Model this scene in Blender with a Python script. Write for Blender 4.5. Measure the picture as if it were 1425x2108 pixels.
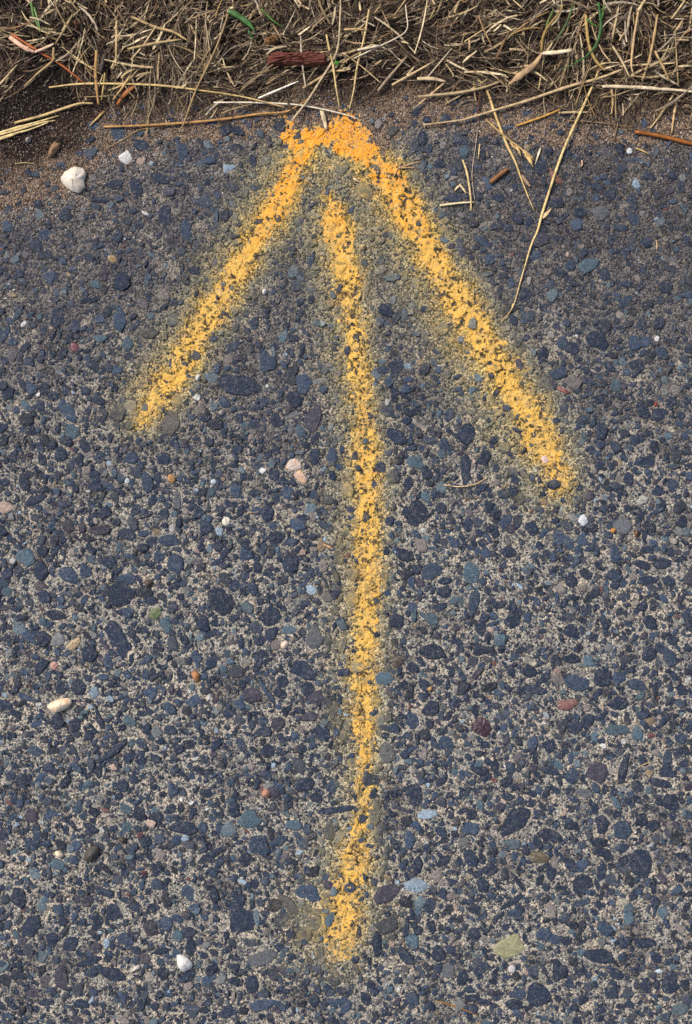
import bpy, math, random
import numpy as np
from mathutils import Vector
from mathutils.bvhtree import BVHTree

for o in list(bpy.data.objects):
    bpy.data.objects.remove(o)
SC = bpy.context.scene
COL = SC.collection
random.seed(7)
RNG = np.random.default_rng(11)
H = 1.5                 # camera height in metres
S = 0.0005              # metres per photograph pixel on the ground
CX, CY = 712.5, 1054.0

# ------------------------------------------------------------------ camera
cam = bpy.data.cameras.new('camera')
cam.sensor_fit = 'VERTICAL'
cam.sensor_height = 36.0
cam.sensor_width = 24.0
cam.lens = 36.0 * H / (2108 * S)
cam.clip_start = 0.01
cam.clip_end = 200
co = bpy.data.objects.new('camera', cam)
co.location = (0, 0, H)
COL.objects.link(co)
SC.camera = co

# ------------------------------------------------------------------ sky, sun, exposure
SUN_EL, SUN_AZ = math.radians(50), math.radians(-52)   # azimuth clockwise from +Y: from the upper left
w = bpy.data.worlds.new('World')
SC.world = w
w.use_nodes = True
wn = w.node_tree
sky = wn.nodes.new('ShaderNodeTexSky')
sky.sky_type = 'NISHITA'
sky.sun_disc = False
sky.sun_elevation = SUN_EL
sky.sun_rotation = SUN_AZ
sky.dust_density = 4.0
sky.air_density = 1.0
wn.links.new(sky.outputs[0], wn.nodes['Background'].inputs[0])
wn.nodes['Background'].inputs[1].default_value = 0.06
sl = bpy.data.lights.new('sun', 'SUN')
sl.energy = 1.5
sl.angle = math.radians(11)
sl.color = (1.0, 0.95, 0.88)
so = bpy.data.objects.new('sun', sl)
d = Vector((math.sin(SUN_AZ) * math.cos(SUN_EL), math.cos(SUN_AZ) * math.cos(SUN_EL), math.sin(SUN_EL)))
so.rotation_euler = d.to_track_quat('Z', 'Y').to_euler()
so.location = d * 5
COL.objects.link(so)
SC.view_settings.view_transform = 'Standard'
SC.view_settings.look = 'None'
SC.view_settings.gamma = 1
SC.view_settings.use_curve_mapping = False
SC.view_settings.exposure = 1.22

# ------------------------------------------------------------------ helpers
def lin(c):
    c = np.asarray(c, float) / 255.0
    return np.where(c <= 0.04045, c / 12.92, ((c + 0.055) / 1.055) ** 2.4)

def P(x, y, z=0.0):
    """photo pixel -> world point at height z"""
    k = S * (1 - z / H)
    return Vector(((x - CX) * k, (CY - y) * k, z))

def px2w(x, y):
    return (np.asarray(x, float) - CX) * S, (CY - np.asarray(y, float)) * S

_tab = {}
def vnoise(x, y, scale, seed=0):
    if seed not in _tab:
        _tab[seed] = np.random.default_rng(1000 + seed).random((512, 512))
    T = _tab[seed]
    x = np.asarray(x, float) / scale + 1000.37
    y = np.asarray(y, float) / scale + 1000.71
    i, j = np.floor(x).astype(int), np.floor(y).astype(int)
    u, v = x - i, y - j
    u, v = u * u * (3 - 2 * u), v * v * (3 - 2 * v)
    i0, i1, j0, j1 = i % 512, (i + 1) % 512, j % 512, (j + 1) % 512
    return (T[i0, j0] * (1 - u) + T[i1, j0] * u) * (1 - v) + (T[i0, j1] * (1 - u) + T[i1, j1] * u) * v

def smooth(a, b, x):
    t = np.clip((np.asarray(x, float) - a) / (b - a), 0, 1)
    return t * t * (3 - 2 * t)

def mixc(a, b, t):
    t = np.asarray(t)[..., None]
    return np.asarray(a) * (1 - t) + np.asarray(b) * t

def mesh_np(name, verts, faces, cols=None, flat=True):
    me = bpy.data.meshes.new(name)
    verts = np.asarray(verts, np.float32)
    n = faces.shape[1]
    me.vertices.add(len(verts))
    me.vertices.foreach_set('co', verts.ravel())
    me.loops.add(faces.size)
    me.loops.foreach_set('vertex_index', faces.astype(np.int32).ravel())
    me.polygons.add(len(faces))
    me.polygons.foreach_set('loop_start', np.arange(0, faces.size, n, dtype=np.int32))
    me.update(calc_edges=True)
    me.polygons.foreach_set('use_smooth', np.full(len(faces), not flat))
    if cols is not None:
        a = me.attributes.new('Col', 'FLOAT_COLOR', 'POINT')
        c = np.ones((len(verts), 4), np.float32)
        c[:, :3] = cols
        a.data.foreach_set('color', c.ravel())
    me.update()
    return me

def add(name, me, mat, parent=None, **kw):
    o = bpy.data.objects.new(name, me)
    COL.objects.link(o)
    if me is not None and mat is not None and not me.materials:
        me.materials.append(mat)
    if parent is not None:
        o.parent = parent
    for k, v in kw.items():
        if v is not None:
            o[k] = v
    return o

def setcol(o, c, jit=0.0):
    c = lin(c)
    if jit:
        c = c * (1 + random.uniform(-jit, jit))
    o.color = (float(c[0]), float(c[1]), float(c[2]), 1)

# ------------------------------------------------------------------ materials
class M:
    def __init__(s, name):
        s.m = bpy.data.materials.new(name)
        s.m.use_nodes = True
        s.t = s.m.node_tree
        s.b = s.t.nodes['Principled BSDF']
        s.pos = s.n('ShaderNodeNewGeometry').outputs['Position']
    def n(s, typ, **kw):
        nd = s.t.nodes.new(typ)
        for k, v in kw.items():
            setattr(nd, k, v)
        return nd
    def link(s, a, b):
        s.t.links.new(a, b)
    def noise(s, scale, detail=2.0, rough=0.55):
        nd = s.n('ShaderNodeTexNoise')
        s.link(s.pos, nd.inputs['Vector'])
        nd.inputs['Scale'].default_value = scale
        nd.inputs['Detail'].default_value = detail
        nd.inputs['Roughness'].default_value = rough
        return nd.outputs[0]
    def voro(s, scale):
        nd = s.n('ShaderNodeTexVoronoi')
        s.link(s.pos, nd.inputs['Vector'])
        nd.inputs['Scale'].default_value = scale
        sp = s.n('ShaderNodeSeparateColor')
        s.link(nd.outputs['Color'], sp.inputs[0])
        return nd.outputs['Distance'], sp.outputs[0], sp.outputs[1]
    def ramp(s, fac, stops):
        nd = s.n('ShaderNodeValToRGB')
        cr = nd.color_ramp
        while len(cr.elements) < len(stops):
            cr.elements.new(0.5)
        for e, (p, c) in zip(cr.elements, stops):
            e.position = p
            e.color = (c, c, c, 1) if isinstance(c, (int, float)) else (*c, 1)
        s.link(fac, nd.inputs[0])
        return nd.outputs[0]
    def mul(s, a, b):
        nd = s.n('ShaderNodeMix', data_type='RGBA', blend_type='MULTIPLY')
        nd.inputs[0].default_value = 1
        s.link(a, nd.inputs[6]); s.link(b, nd.inputs[7])
        return nd.outputs[2]
    def mix(s, fac, a, b):
        nd = s.n('ShaderNodeMix', data_type='RGBA')
        s.link(fac, nd.inputs[0])
        s.link(a, nd.inputs[6])
        if isinstance(b, tuple):
            nd.inputs[7].default_value = (*b, 1)
        else:
            s.link(b, nd.inputs[7])
        return nd.outputs[2]
    def gain(s, fac, k):
        nd = s.n('ShaderNodeMath', operation='MULTIPLY')
        s.link(fac, nd.inputs[0]); nd.inputs[1].default_value = k
        return nd.outputs[0]
    def addv(s, a, b):
        nd = s.n('ShaderNodeMath', operation='ADD')
        s.link(a, nd.inputs[0]); s.link(b, nd.inputs[1])
        return nd.outputs[0]
    def scalec(s, col, k):
        nd = s.n('ShaderNodeVectorMath', operation='SCALE')
        s.link(col, nd.inputs[0]); nd.inputs['Scale'].default_value = k
        return nd.outputs[0]
    def bump(s, h, dist, strength=1.0):
        nd = s.n('ShaderNodeBump')
        nd.inputs['Distance'].default_value = dist
        nd.inputs['Strength'].default_value = strength
        s.link(h, nd.inputs['Height'])
        s.link(nd.outputs[0], s.b.inputs['Normal'])
    def base(s, c):
        s.link(c, s.b.inputs['Base Color'])
    def src(s, obj):
        if obj:
            return s.n('ShaderNodeObjectInfo').outputs['Color']
        return s.n('ShaderNodeAttribute', attribute_name='Col').outputs['Color']

def stone_mat(name, obj, dust=0.32, rough=0.62):
    m = M(name)
    c = m.src(obj)
    v = m.ramp(m.noise(420, 4, 0.7), [(0.3, 0.34), (0.5, 0.68), (0.7, 1.0)])
    c = m.scalec(m.mul(c, v), 1.5)
    dm = m.ramp(m.noise(260, 5, 0.75), [(0.50, 0.0), (0.66, 1.0)])
    ml = m.ramp(m.noise(480, 4, 0.8), [(0.54, 0.0), (0.66, 0.34)])
    c = m.mix(ml, c, tuple(lin((112, 124, 140))))
    c = m.mix(m.gain(dm, dust), c, tuple(lin((136, 132, 128))))
    dist, r, g = m.voro(520)
    sp = m.ramp(dist, [(0.16, 1.0), (0.26, 0.0)])
    pick = m.ramp(r, [(0.90, 0.0), (0.93, 0.8)])
    c = m.mix(m.mul(sp, pick), c, tuple(lin((185, 182, 182))))
    m.base(c)
    m.b.inputs['Roughness'].default_value = rough
    m.b.inputs['Specular IOR Level'].default_value = 0.35
    m.bump(m.noise(560, 5, 0.75), 0.0022, 0.95)
    return m.m

def pebble_mat(name, spread, tint=None, rough=0.5):
    m = M(name)
    c = m.src(True)
    v = m.ramp(m.noise(200, 4, 0.6), [(0.3, 1 - spread), (0.65, 1.0)])
    c = m.mul(c, v)
    if tint:
        dm = m.ramp(m.noise(190, 5, 0.75), [(0.50, 0.0), (0.64, 0.9)])
        c = m.mix(dm, c, tuple(lin(tint)))
    m.base(c)
    m.b.inputs['Roughness'].default_value = rough
    m.bump(m.noise(350, 4, 0.6), 0.0006, 0.6)
    return m.m

def ground_mat(name, chips):
    m = M(name)
    c = m.src(False)
    d1, r1, g1 = m.voro(600)
    gr = m.ramp(r1, [(0.0, (0.10, 0.105, 0.12)), (0.3, (0.30, 0.30, 0.31)), (0.6, (0.5, 0.5, 0.5)), (0.85, (0.66, 0.64, 0.61)), (1.0, (0.82, 0.79, 0.76))])
    c = m.scalec(m.mul(c, gr), 2.0)
    fine = m.ramp(m.noise(900, 2, 0.5), [(0.3, 0.62), (0.7, 1.0)])
    c = m.scalec(m.mul(c, fine), 1.2)
    if chips:
        d2, r2, g2 = m.voro(300)
        pick = m.ramp(r2, [(0.70, 0.0), (0.74, 0.85)])
        edge = m.ramp(d2, [(0.36, 1.0), (0.5, 0.0)])
        c = m.mix(m.mul(pick, edge), c, tuple(lin((56, 62, 76))))
    m.base(c)
    m.b.inputs['Roughness'].default_value = 0.9
    m.b.inputs['Specular IOR Level'].default_value = 0.15
    hh = m.addv(m.gain(d1, -0.6), m.noise(500, 4, 0.7))
    m.bump(hh, 0.0024, 0.95)
    return m.m

def plant_mat(name, obj, rough=0.55):
    m = M(name)
    c = m.src(obj)
    v = m.ramp(m.noise(130, 4, 0.7), [(0.3, 0.42), (0.64, 1.0)])
    c = m.scalec(m.mul(c, v), 1.2)
    sp = m.ramp(m.noise(420, 2, 0.5), [(0.62, 0.0), (0.72, 0.55)])
    c = m.mix(sp, c, tuple(lin((74, 56, 38))))
    m.base(c)
    m.b.inputs['Roughness'].default_value = rough
    m.b.inputs['Specular IOR Level'].default_value = 0.3
    m.bump(m.noise(600, 2, 0.5), 0.0004, 0.5)
    return m.m

def paint_mat():
    m = M('spray_paint')
    c = m.src(False)
    v = m.ramp(m.noise(620, 4, 0.7), [(0.3, (0.62, 0.5, 0.5)), (0.52, (0.97, 0.95, 0.9)), (0.7, (1.0, 1.0, 1.0))])
    c = m.mul(c, v)
    dirt = m.ramp(m.noise(300, 5, 0.75), [(0.57, 0.0), (0.70, 0.6)])
    c = m.mix(dirt, c, tuple(lin((150, 120, 92))))
    m.base(c)
    m.b.inputs['Roughness'].default_value = 0.6
    m.bump(m.noise(700, 5, 0.75), 0.0014, 0.9)
    return m.m

MAT_STONE = stone_mat('crushed_stone', True)
MAT_STONE_S = stone_mat('crushed_stone_bed', False)
MAT_PEB = pebble_mat('pebble_plain', 0.35)
MAT_WHITE = pebble_mat('pebble_white', 0.12, (196, 176, 150), 0.45)
MAT_CREAM = pebble_mat('pebble_cream', 0.15, (214, 160, 112), 0.5)
MAT_GREENROCK = pebble_mat('green_rock', 0.45, (120, 122, 92), 0.6)
MAT_ROAD = ground_mat('asphalt_binder', True)
MAT_SOIL = ground_mat('sandy_soil', False)
MAT_GRAIN = stone_mat('sand_grain', False, 0.1, 0.7)
MAT_STRAW = plant_mat('dry_straw', True)
MAT_LITTER = plant_mat('dead_grass_litter', False, 0.7)
MAT_GREEN = plant_mat('green_blade', True, 0.4)
MAT_PAINT = paint_mat()

# ------------------------------------------------------------------ the painted arrow: stroke centre lines (x, y, half width, strength)
SHAFT = [(676, 408, 20, .62), (690, 440, 26, .92), (702, 480, 27, 1.0), (712, 540, 27, .95), (718, 600, 26, .80), (722, 640, 25, .58), (730, 680, 22, .80),
         (735, 730, 24, .78), (742, 790, 24, .75), (748, 860, 22, .68), (752, 930, 24, .88), (755, 1000, 25, .82), (757, 1080, 24, .80),
         (760, 1160, 24, .80), (757, 1230, 25, .80), (752, 1290, 26, .82), (750, 1350, 25, .76), (748, 1420, 24, .74), (752, 1480, 22, .74),
         (754, 1540, 20, .68), (752, 1600, 18, .62), (750, 1660, 19, .58), (742, 1710, 24, .66), (730, 1760, 32, .72), (718, 1830, 37, .68),
         (704, 1885, 42, .74), (698, 1925, 38, .68), (706, 1972, 27, .42), (714, 1995, 16, .15)]
BARB_L = [(640, 300, 18, .80), (618, 330, 25, .95), (596, 375, 28, 1.0), (566, 432, 28, 1.0), (536, 482, 27, .95), (508, 530, 25, .95), (476, 580, 25, .95),
          (450, 622, 24, .90), (420, 668, 26, .85), (396, 712, 26, .95), (368, 758, 27, .95), (340, 800, 28, .85), (314, 836, 26, .8), (294, 866, 23, .62), (280, 888, 17, .3)]
BARB_R = [(735, 300, 22, .95), (766, 330, 28, .92), (794, 358, 30, 1.0), (820, 405, 30, 1.0), (848, 452, 29, 1.0), (880, 505, 30, 1.0), (912, 565, 30, 1.0),
          (946, 622, 31, .98), (980, 680, 31, .96), (1012, 735, 31, .94), (1046, 790, 31, .94), (1078, 840, 31, .92), (1108, 892, 32, .92), (1134, 945, 30, .74),
          (1148, 985, 28, .66), (1150, 1015, 24, .52), (1146, 1035, 18, .25)]
TIP = [(586, 250, 11, .7), (598, 275, 13, .62), (622, 292, 15, .75), (650, 280, 18, .95), (664, 284, 15, .9), (680, 266, 12, .98), (690, 276, 14, .95), (718, 265, 25, 1.15), (724, 285, 24, 1.1),
       (740, 305, 22, .95), (755, 310, 17, .8), (700, 292, 16, .8)]

def stroke_field(pts, X, Y):
    """coverage-normalised distance d/hw and strength of the nearest point of a stroke"""
    best = np.full(X.shape, 1e9)
    st = np.zeros(X.shape)
    along = np.zeros(X.shape)
    for (x0, y0, h0, s0), (x1, y1, h1, s1) in zip(pts[:-1], pts[1:]):
        dx, dy = x1 - x0, y1 - y0
        t = np.clip(((X - x0) * dx + (Y - y0) * dy) / (dx * dx + dy * dy + 1e-9), 0, 1)
        dist = np.hypot(X - x0 - t * dx, Y - y0 - t * dy) / (h0 + (h1 - h0) * t)
        m = dist < best
        best = np.where(m, dist, best)
        st = np.where(m, s0 + (s1 - s0) * t, st)
    return best, st

def overspray(X, Y):
    X = np.asarray(X, float); Y = np.asarray(Y, float)
    wx = X + 16 * (vnoise(X, Y, 22, 3) - .5); wy = Y + 16 * (vnoise(X, Y, 22, 4) - .5)
    o = np.zeros(X.shape)
    for pts, sx, sy, amp in ((SHAFT, 14, 0, .95), (BARB_L, 8, 10, .95), (BARB_R, 24, -14, 1.0)):
        dd, st = stroke_field(pts, wx, wy)
        o = np.maximum(o, amp * np.clip(st + .12, 0, 1) * np.exp(-(dd / 1.75) ** 2))
        dd, st = stroke_field(pts, wx + sx, wy + sy)
        o = np.maximum(o, .60 * np.clip(st + .12, 0, 1) * np.exp(-(dd / 2.5) ** 2))
    dd = np.hypot((wx - 665) / 60, (wy - 345) / 60)
    o = np.maximum(o, .55 * np.exp(-dd ** 2))
    dd = np.hypot((wx - 760) / 60, (wy - 470) / 110)
    o = np.maximum(o, .36 * np.exp(-dd ** 2))
    return o

def spray_tint(X, Y, o):
    n = vnoise(X, Y, 30, 5)
    far = mixc(lin((172, 166, 130)), lin((200, 182, 120)), n)
    near = mixc(lin((212, 182, 100)), lin((220, 174, 84)), n)
    return mixc(far, near, smooth(.30, .85, o))

def pits(X, Y):
    """pits and worn grains where the dark bitumen shows through the paint"""
    return smooth(.63, .68, .55 * vnoise(X, Y, 4.2, 51) + .45 * vnoise(X, Y, 9, 59))

# ------------------------------------------------------------------ ground heights (metres)
_bx = [-400, -100, 30, 150, 220, 300, 420, 520, 580, 650, 700, 760, 800, 850, 950, 1050, 1130, 1200, 1300, 1400, 1500, 1800]
_by = [420, 425, 415, 385, 305, 270, 264, 262, 244, 262, 272, 292, 285, 243, 250, 272, 288, 284, 276, 280, 280, 280]
def edge_y(x):
    return np.interp(x, _bx, _by)

def road_h(x, y):
    h = 0.0013 * (vnoise(x, y, 34, 10) - .5) + 0.0018 * (vnoise(x, y, 11, 11) - .5) + 0.0008 * (vnoise(x, y, 4, 12) - .5)
    return h - 0.0015 * smooth(60, -60, y - edge_y(x)) * 2

def soil_h(x, y):
    yb = edge_y(x) + 34 * (vnoise(x, y, 46, 20) - .5) + 22 * (vnoise(x, y, 16, 21) - .5)
    up = (yb - y)
    h = -0.0022 + 0.0021 * smooth(-50, 6, up) + 0.003 * smooth(0, 70, up) + 0.006 * smooth(60, 320, up)
    rough = 0.3 + smooth(0, 90, up)
    h += rough * (0.0022 * (vnoise(x, y, 24, 22) - .5) + 0.0012 * (vnoise(x, y, 8, 23) - .5) + 0.0006 * (vnoise(x, y, 3.5, 24) - .5))
    return h

def axis(a, b, step, far):
    core = np.arange(a, b + step, step)
    out = []
    s = step
    v = 0.0
    while v < far:
        s *= 1.5
        v += s
        out.append(v)
    out = np.array(out)
    return np.concatenate([a - out[::-1], core, core[-1] + out])

def grid_faces(nx, ny):
    i = np.arange(nx * ny).reshape(ny, nx)
    return np.stack([i[:-1, :-1], i[1:, :-1], i[1:, 1:], i[:-1, 1:]], -1).reshape(-1, 4)

# road sheet
def road_colour(X, Y):
    low = smooth(500, 1250, Y + 160 * (vnoise(X, Y, 240, 30) - .5))
    c = mixc(lin((103, 100, 99)), lin((158, 154, 145)), low)
    sand = smooth(.56, .74, vnoise(X, Y, 38, 31) * .6 + vnoise(X, Y, 13, 32) * .4 + .05 * low)
    c = mixc(c, lin((184, 173, 156)), sand * .7 * (.4 + .6 * low))
    dark = smooth(.57, .75, vnoise(X, Y, 70, 33) * .6 + vnoise(X, Y, 18, 34) * .4)
    c = mixc(c, lin((80, 78, 82)), dark * .6)
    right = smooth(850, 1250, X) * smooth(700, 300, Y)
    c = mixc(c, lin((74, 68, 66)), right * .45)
    o = overspray(X, Y) * np.clip(.7 + .7 * vnoise(X, Y, 7, 35), 0, 1.2)
    c = mixc(c, spray_tint(X, Y, o), np.clip(o, 0, .92))
    return mixc(c, lin((52, 50, 54)), .85 * pits(X, Y) * smooth(.45, .8, overspray(X, Y)))

ax = axis(-120, 1545, 3.8, 40000)
ay = axis(180, 2230, 3.8, 40000)
ay = ay[ay > 100]
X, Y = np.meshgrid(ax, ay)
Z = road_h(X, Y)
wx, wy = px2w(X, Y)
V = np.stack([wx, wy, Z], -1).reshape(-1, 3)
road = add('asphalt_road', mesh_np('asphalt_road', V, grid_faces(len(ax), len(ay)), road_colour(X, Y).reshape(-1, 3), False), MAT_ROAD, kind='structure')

# soil verge sheet
ax = axis(-120, 1545, 3.8, 40000)
ay = axis(-160, 560, 3.8, 40000)
ay = ay[ay < 565]
X, Y = np.meshgrid(ax, ay)
Z = soil_h(X, Y) + 0.01 * smooth(-200, -3000, Y)
Z = np.where(Y > 540, Z - 0.004, Z)
wx, wy = px2w(X, Y)
up = edge_y(X) - Y + 30 * (vnoise(X, Y, 40, 40) - .5)
c = mixc(lin((136, 116, 97)), lin((54, 42, 35)), smooth(25, 110, up))
c = mixc(c, lin((36, 28, 24)), smooth(.45, .7, vnoise(X, Y, 50, 41)) * smooth(40, 130, up))
V = np.stack([wx, wy, Z], -1).reshape(-1, 3)
soil = add('soil', mesh_np('soil', V, grid_faces(len(ax), len(ay)), c.reshape(-1, 3), False), MAT_SOIL, kind='structure')

def ground_h(x, y):
    return np.maximum(road_h(x, y), soil_h(x, y))

# ------------------------------------------------------------------ stones of the road surface
NAVY, SLATE, TEAL, PALE, PURP, GREY = (33, 44, 64), (50, 65, 86), (72, 92, 104), (140, 158, 172), (60, 57, 70), (94, 97, 102)
PAL = {'n': NAVY, 's': SLATE, 't': TEAL, 'p': PALE, 'u': PURP, 'g': GREY}
STONES = """264 1100 34 26 0 n;349 1112 42 32 10 s;140 1181 38 34 -30 s;175 1178 26 28 0 s;83 1176 30 34 -50 n;362 1158 36 36 0 s;251 1227 54 44 20 n;261 1193 40 22 0 s;460 1240 46 66 0 n;243 1314 76 38 -62 n
185 1346 30 30 0 n;91 1313 34 30 0 n;116 1267 46 22 -15 n;72 1030 50 18 20 n;217 1055 30 24 20 n;194 981 25 24 0 n;205 1092 46 20 5 u;54 1149 36 40 0 t;365 1025 16 38 0 g;123 939 26 26 0 n
303 994 26 40 0 s;140 1085 24 30 0 u;165 1416 32 32 0 n;195 1426 20 26 0 p;84 1370 22 34 -20 n;241 1539 62 15 38 n;433 1759 66 13 28 n;64 1677 32 34 0 u;381 1704 52 28 0 n;293 1530 22 28 0 s
349 1502 24 24 0 n;355 1628 22 28 0 s;424 1633 24 20 0 n;189 1704 40 12 -30 n;118 1488 26 30 0 n;205 1481 46 11 -72 n;76 1547 26 26 0 s;237 1878 38 38 0 n;66 1905 46 30 60 n;109 1932 28 32 0 n
148 1942 38 30 30 n;180 1855 26 28 0 u;219 1838 42 18 -20 n;308 1909 32 28 0 u;184 1980 54 14 20 n;231 2006 58 28 -12 n;123 2013 52 26 100 u;391 1954 22 34 0 n;387 1840 40 36 0 s;441 1845 18 32 0 n
391 1921 32 22 0 n;333 1958 36 14 10 n;433 1996 24 22 0 n;391 2006 34 18 30 n;168 2064 32 16 -15 n;96 2062 40 16 5 n;40 1848 28 44 0 n;281 1956 20 22 0 n;322 1820 24 28 0 s;494 1897 54 56 0 n
541 1973 52 32 28 g;596 1862 58 20 -45 n;633 1841 52 30 -20 s;505 1771 26 28 0 n;576 1730 34 20 30 s;532 1739 38 40 0 s;520 2027 26 34 0 n;844 1727 26 36 0 s;861 1781 22 36 0 n;795 1841 58 38 20 u
802 1904 48 32 20 n;775 1942 22 46 0 n;834 1969 44 24 -45 n;888 1909 18 28 0 n;903 1959 30 34 0 n;921 2003 28 28 0 g;753 2057 24 26 0 n;857 1825 50 28 0 p;915 1771 38 16 30 n;648 2060 20 30 0 n
537 2067 50 22 0 s;1324 1772 42 58 20 n;1196 1816 42 34 15 n;1068 1815 54 13 -52 n;1056 1855 50 13 36 n;1236 1968 62 38 0 n;1105 2047 42 56 10 n;1150 2001 32 38 0 n;1329 1941 38 24 8 n;1120 1922 38 24 15 s
1378 2028 32 42 -15 n;1329 2030 22 28 0 n;1272 2006 26 28 0 n;1238 1754 42 18 -12 n;977 1924 24 26 0 n;995 1820 28 28 0 n;1011 1791 38 24 0 n;952 2013 24 40 0 n;1203 1857 38 14 20 s;1056 2067 42 20 0 n
1177 1904 24 15 -8 n;1063 1692 72 46 50 n;1134 1717 56 24 -12 n;1238 1401 44 34 0 n;1186 1407 56 32 0 s;1088 1384 36 22 -5 n;1107 1421 52 17 -10 n;1275 1449 44 30 0 n;1208 1483 26 28 0 n;1188 1495 28 26 0 n
1268 1500 50 20 0 t;1312 1508 28 34 0 t;1130 1534 26 36 -15 n;1310 1409 42 30 0 s;1282 1586 54 20 78 n;1373 1589 36 26 -20 n;1361 1613 46 20 -8 n;1230 1586 46 36 0 u;1132 1588 44 14 -16 n;1177 1599 28 30 0 s
1315 1620 22 28 0 n;1380 1650 32 36 0 n;1283 1709 36 36 0 s;1241 1694 30 38 0 n;1346 1699 26 22 0 n;970 1677 24 24 0 n;974 1707 32 28 -15 s;1231 1734 42 18 0 n;1203 1633 36 18 -8 g;1177 1357 34 20 5 n
1145 1357 24 22 0 n;1334 1350 30 28 0 n;1378 1355 30 36 0 s;982 1586 34 15 -25 n;1046 1640 26 14 -10 n;581 1404 30 28 0 n;623 1377 48 34 -55 n;526 1431 36 28 -20 u;551 1542 28 24 -15 n;574 1488 30 36 -40 u
638 1475 32 20 20 u;856 1636 36 60 0 n;795 1549 28 52 10 s;761 1606 36 26 0 n;694 1667 68 14 10 n;627 1613 46 24 25 n;514 1690 42 32 0 t;888 1460 36 28 20 n;851 1485 26 40 -15 s;918 1529 30 32 0 s
792 1397 36 24 0 t;773 1670 30 50 0 n;750 1562 20 22 0 n;879 1677 42 22 0 p;551 1507 22 22 0 n;480 1665 26 30 0 n;605 1699 34 22 0 t;494 1451 24 24 0 s;851 1372 28 20 -10 n;893 1347 32 22 0 s
874 1411 26 24 0 n;854 1060 56 54 0 n;553 1057 26 32 0 n;559 1270 46 42 0 n;556 1306 28 26 20 n;574 1104 32 24 0 n;886 1173 42 30 10 s;908 1045 28 30 0 n;886 1272 40 26 -25 t;891 1341 48 40 10 n
674 1028 22 26 0 n;505 1143 28 24 0 s;834 1143 34 30 0 n;817 1277 34 28 0 n;647 1316 32 40 0 g;915 1220 28 24 0 n;643 1215 20 26 0 p;854 951 32 26 0 t;649 940 20 30 -10 n;531 1166 22 24 0 n
842 996 22 32 -10 n;916 1196 32 16 0 n;999 940 34 24 55 n;958 967 24 60 0 n;1327 952 42 24 5 n;1095 1089 26 32 0 n;970 1174 36 44 0 t;1053 1279 34 40 -20 n;1206 1180 28 34 20 n;1176 1198 26 28 0 n
1285 1084 36 32 0 g;1048 1137 34 24 -10 n;974 1240 22 48 0 s;1368 1159 36 22 0 n;1331 1193 40 17 0 n;1378 1195 30 24 -15 n;1324 1163 34 18 -12 n;1339 1281 26 38 0 n;1174 1297 28 32 -20 n;992 1340 46 18 8 n
1171 1119 20 28 -15 s;1294 984 22 24 0 n;1354 1013 28 20 0 n;963 1082 20 28 0 n;997 500 34 20 -25 s;1228 699 42 36 0 n;1373 593 30 26 0 n;1083 605 36 28 0 n;1290 620 42 18 35 s;1356 666 24 28 0 n
1154 768 36 24 15 s;1117 731 26 34 -10 n;1253 755 30 15 -35 n;1213 787 24 20 0 n;1268 790 24 26 0 t;1130 837 11 46 -5 n;1322 845 40 24 -40 n;1357 856 40 22 25 n;1241 888 22 34 0 n;1174 548 24 24 0 s
1208 546 40 28 0 t;965 891 30 40 0 n;1110 490 38 28 0 u;1157 703 26 30 0 s;1177 716 32 28 0 n;1363 726 24 32 0 s;1305 706 24 38 15 s;549 748 34 37 0 s;492 794 74 46 0 n;608 820 40 26 -25 n
568 871 34 28 15 n;645 866 30 52 -10 u;820 901 38 32 -20 n;793 637 28 26 0 n;813 812 16 30 0 n;627 787 36 42 0 s;839 866 24 18 0 n;699 548 34 38 0 n;606 697 24 14 0 n;382 472 26 38 0 s
91 484 36 24 10 s;184 531 26 18 0 n;216 558 18 32 -10 u;249 585 34 32 0 n;184 618 48 12 15 n;246 662 26 46 0 s;310 686 40 20 0 n;264 709 24 30 0 t;138 841 50 26 -70 s;357 868 32 46 0 u
118 649 30 38 0 n;84 834 22 28 0 n;138 908 24 24 0 n;197 585 20 22 0 t;325 367 38 28 -10 n;374 313 20 38 15 s;291 300 28 28 0 n;340 441 30 38 0 n;135 445 28 24 0 n;236 381 36 18 0 n
214 411 36 16 5 n;280 384 24 34 0 n;79 421 16 17 0 n;1238 436 40 30 0 g;1351 312 18 26 0 g;1193 438 28 24 -20 n;1150 418 26 24 0 n;1275 305 20 20 0 n;1129 313 16 20 -20 n;1167 317 20 20 0 n
1310 376 18 20 0 p;1110 350 26 26 0 n;984 404 24 20 0 n;1026 408 36 16 -10 n;958 313 20 24 0 t;857 232 18 18 0 n;808 268 24 20 0 n;872 283 18 30 0 n;916 243 24 18 0 n;879 246 20 16 0 n
935 408 34 22 0 n;490 269 26 24 0 n;430 330 22 20 0 s;470 348 26 16 20 p;1045 470 22 20 0 n;520 330 20 24 0 n;905 340 24 18 0 n;1330 500 24 20 0 n;1280 470 26 18 0 s;60 355 14 13 0 n"""
SPEC = []
for row in STONES.replace('\n', ';').split(';'):
    a = row.split()
    SPEC.append((float(a[0]), float(a[1]), float(a[2]), float(a[3]), float(a[4]), a[5]))

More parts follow.
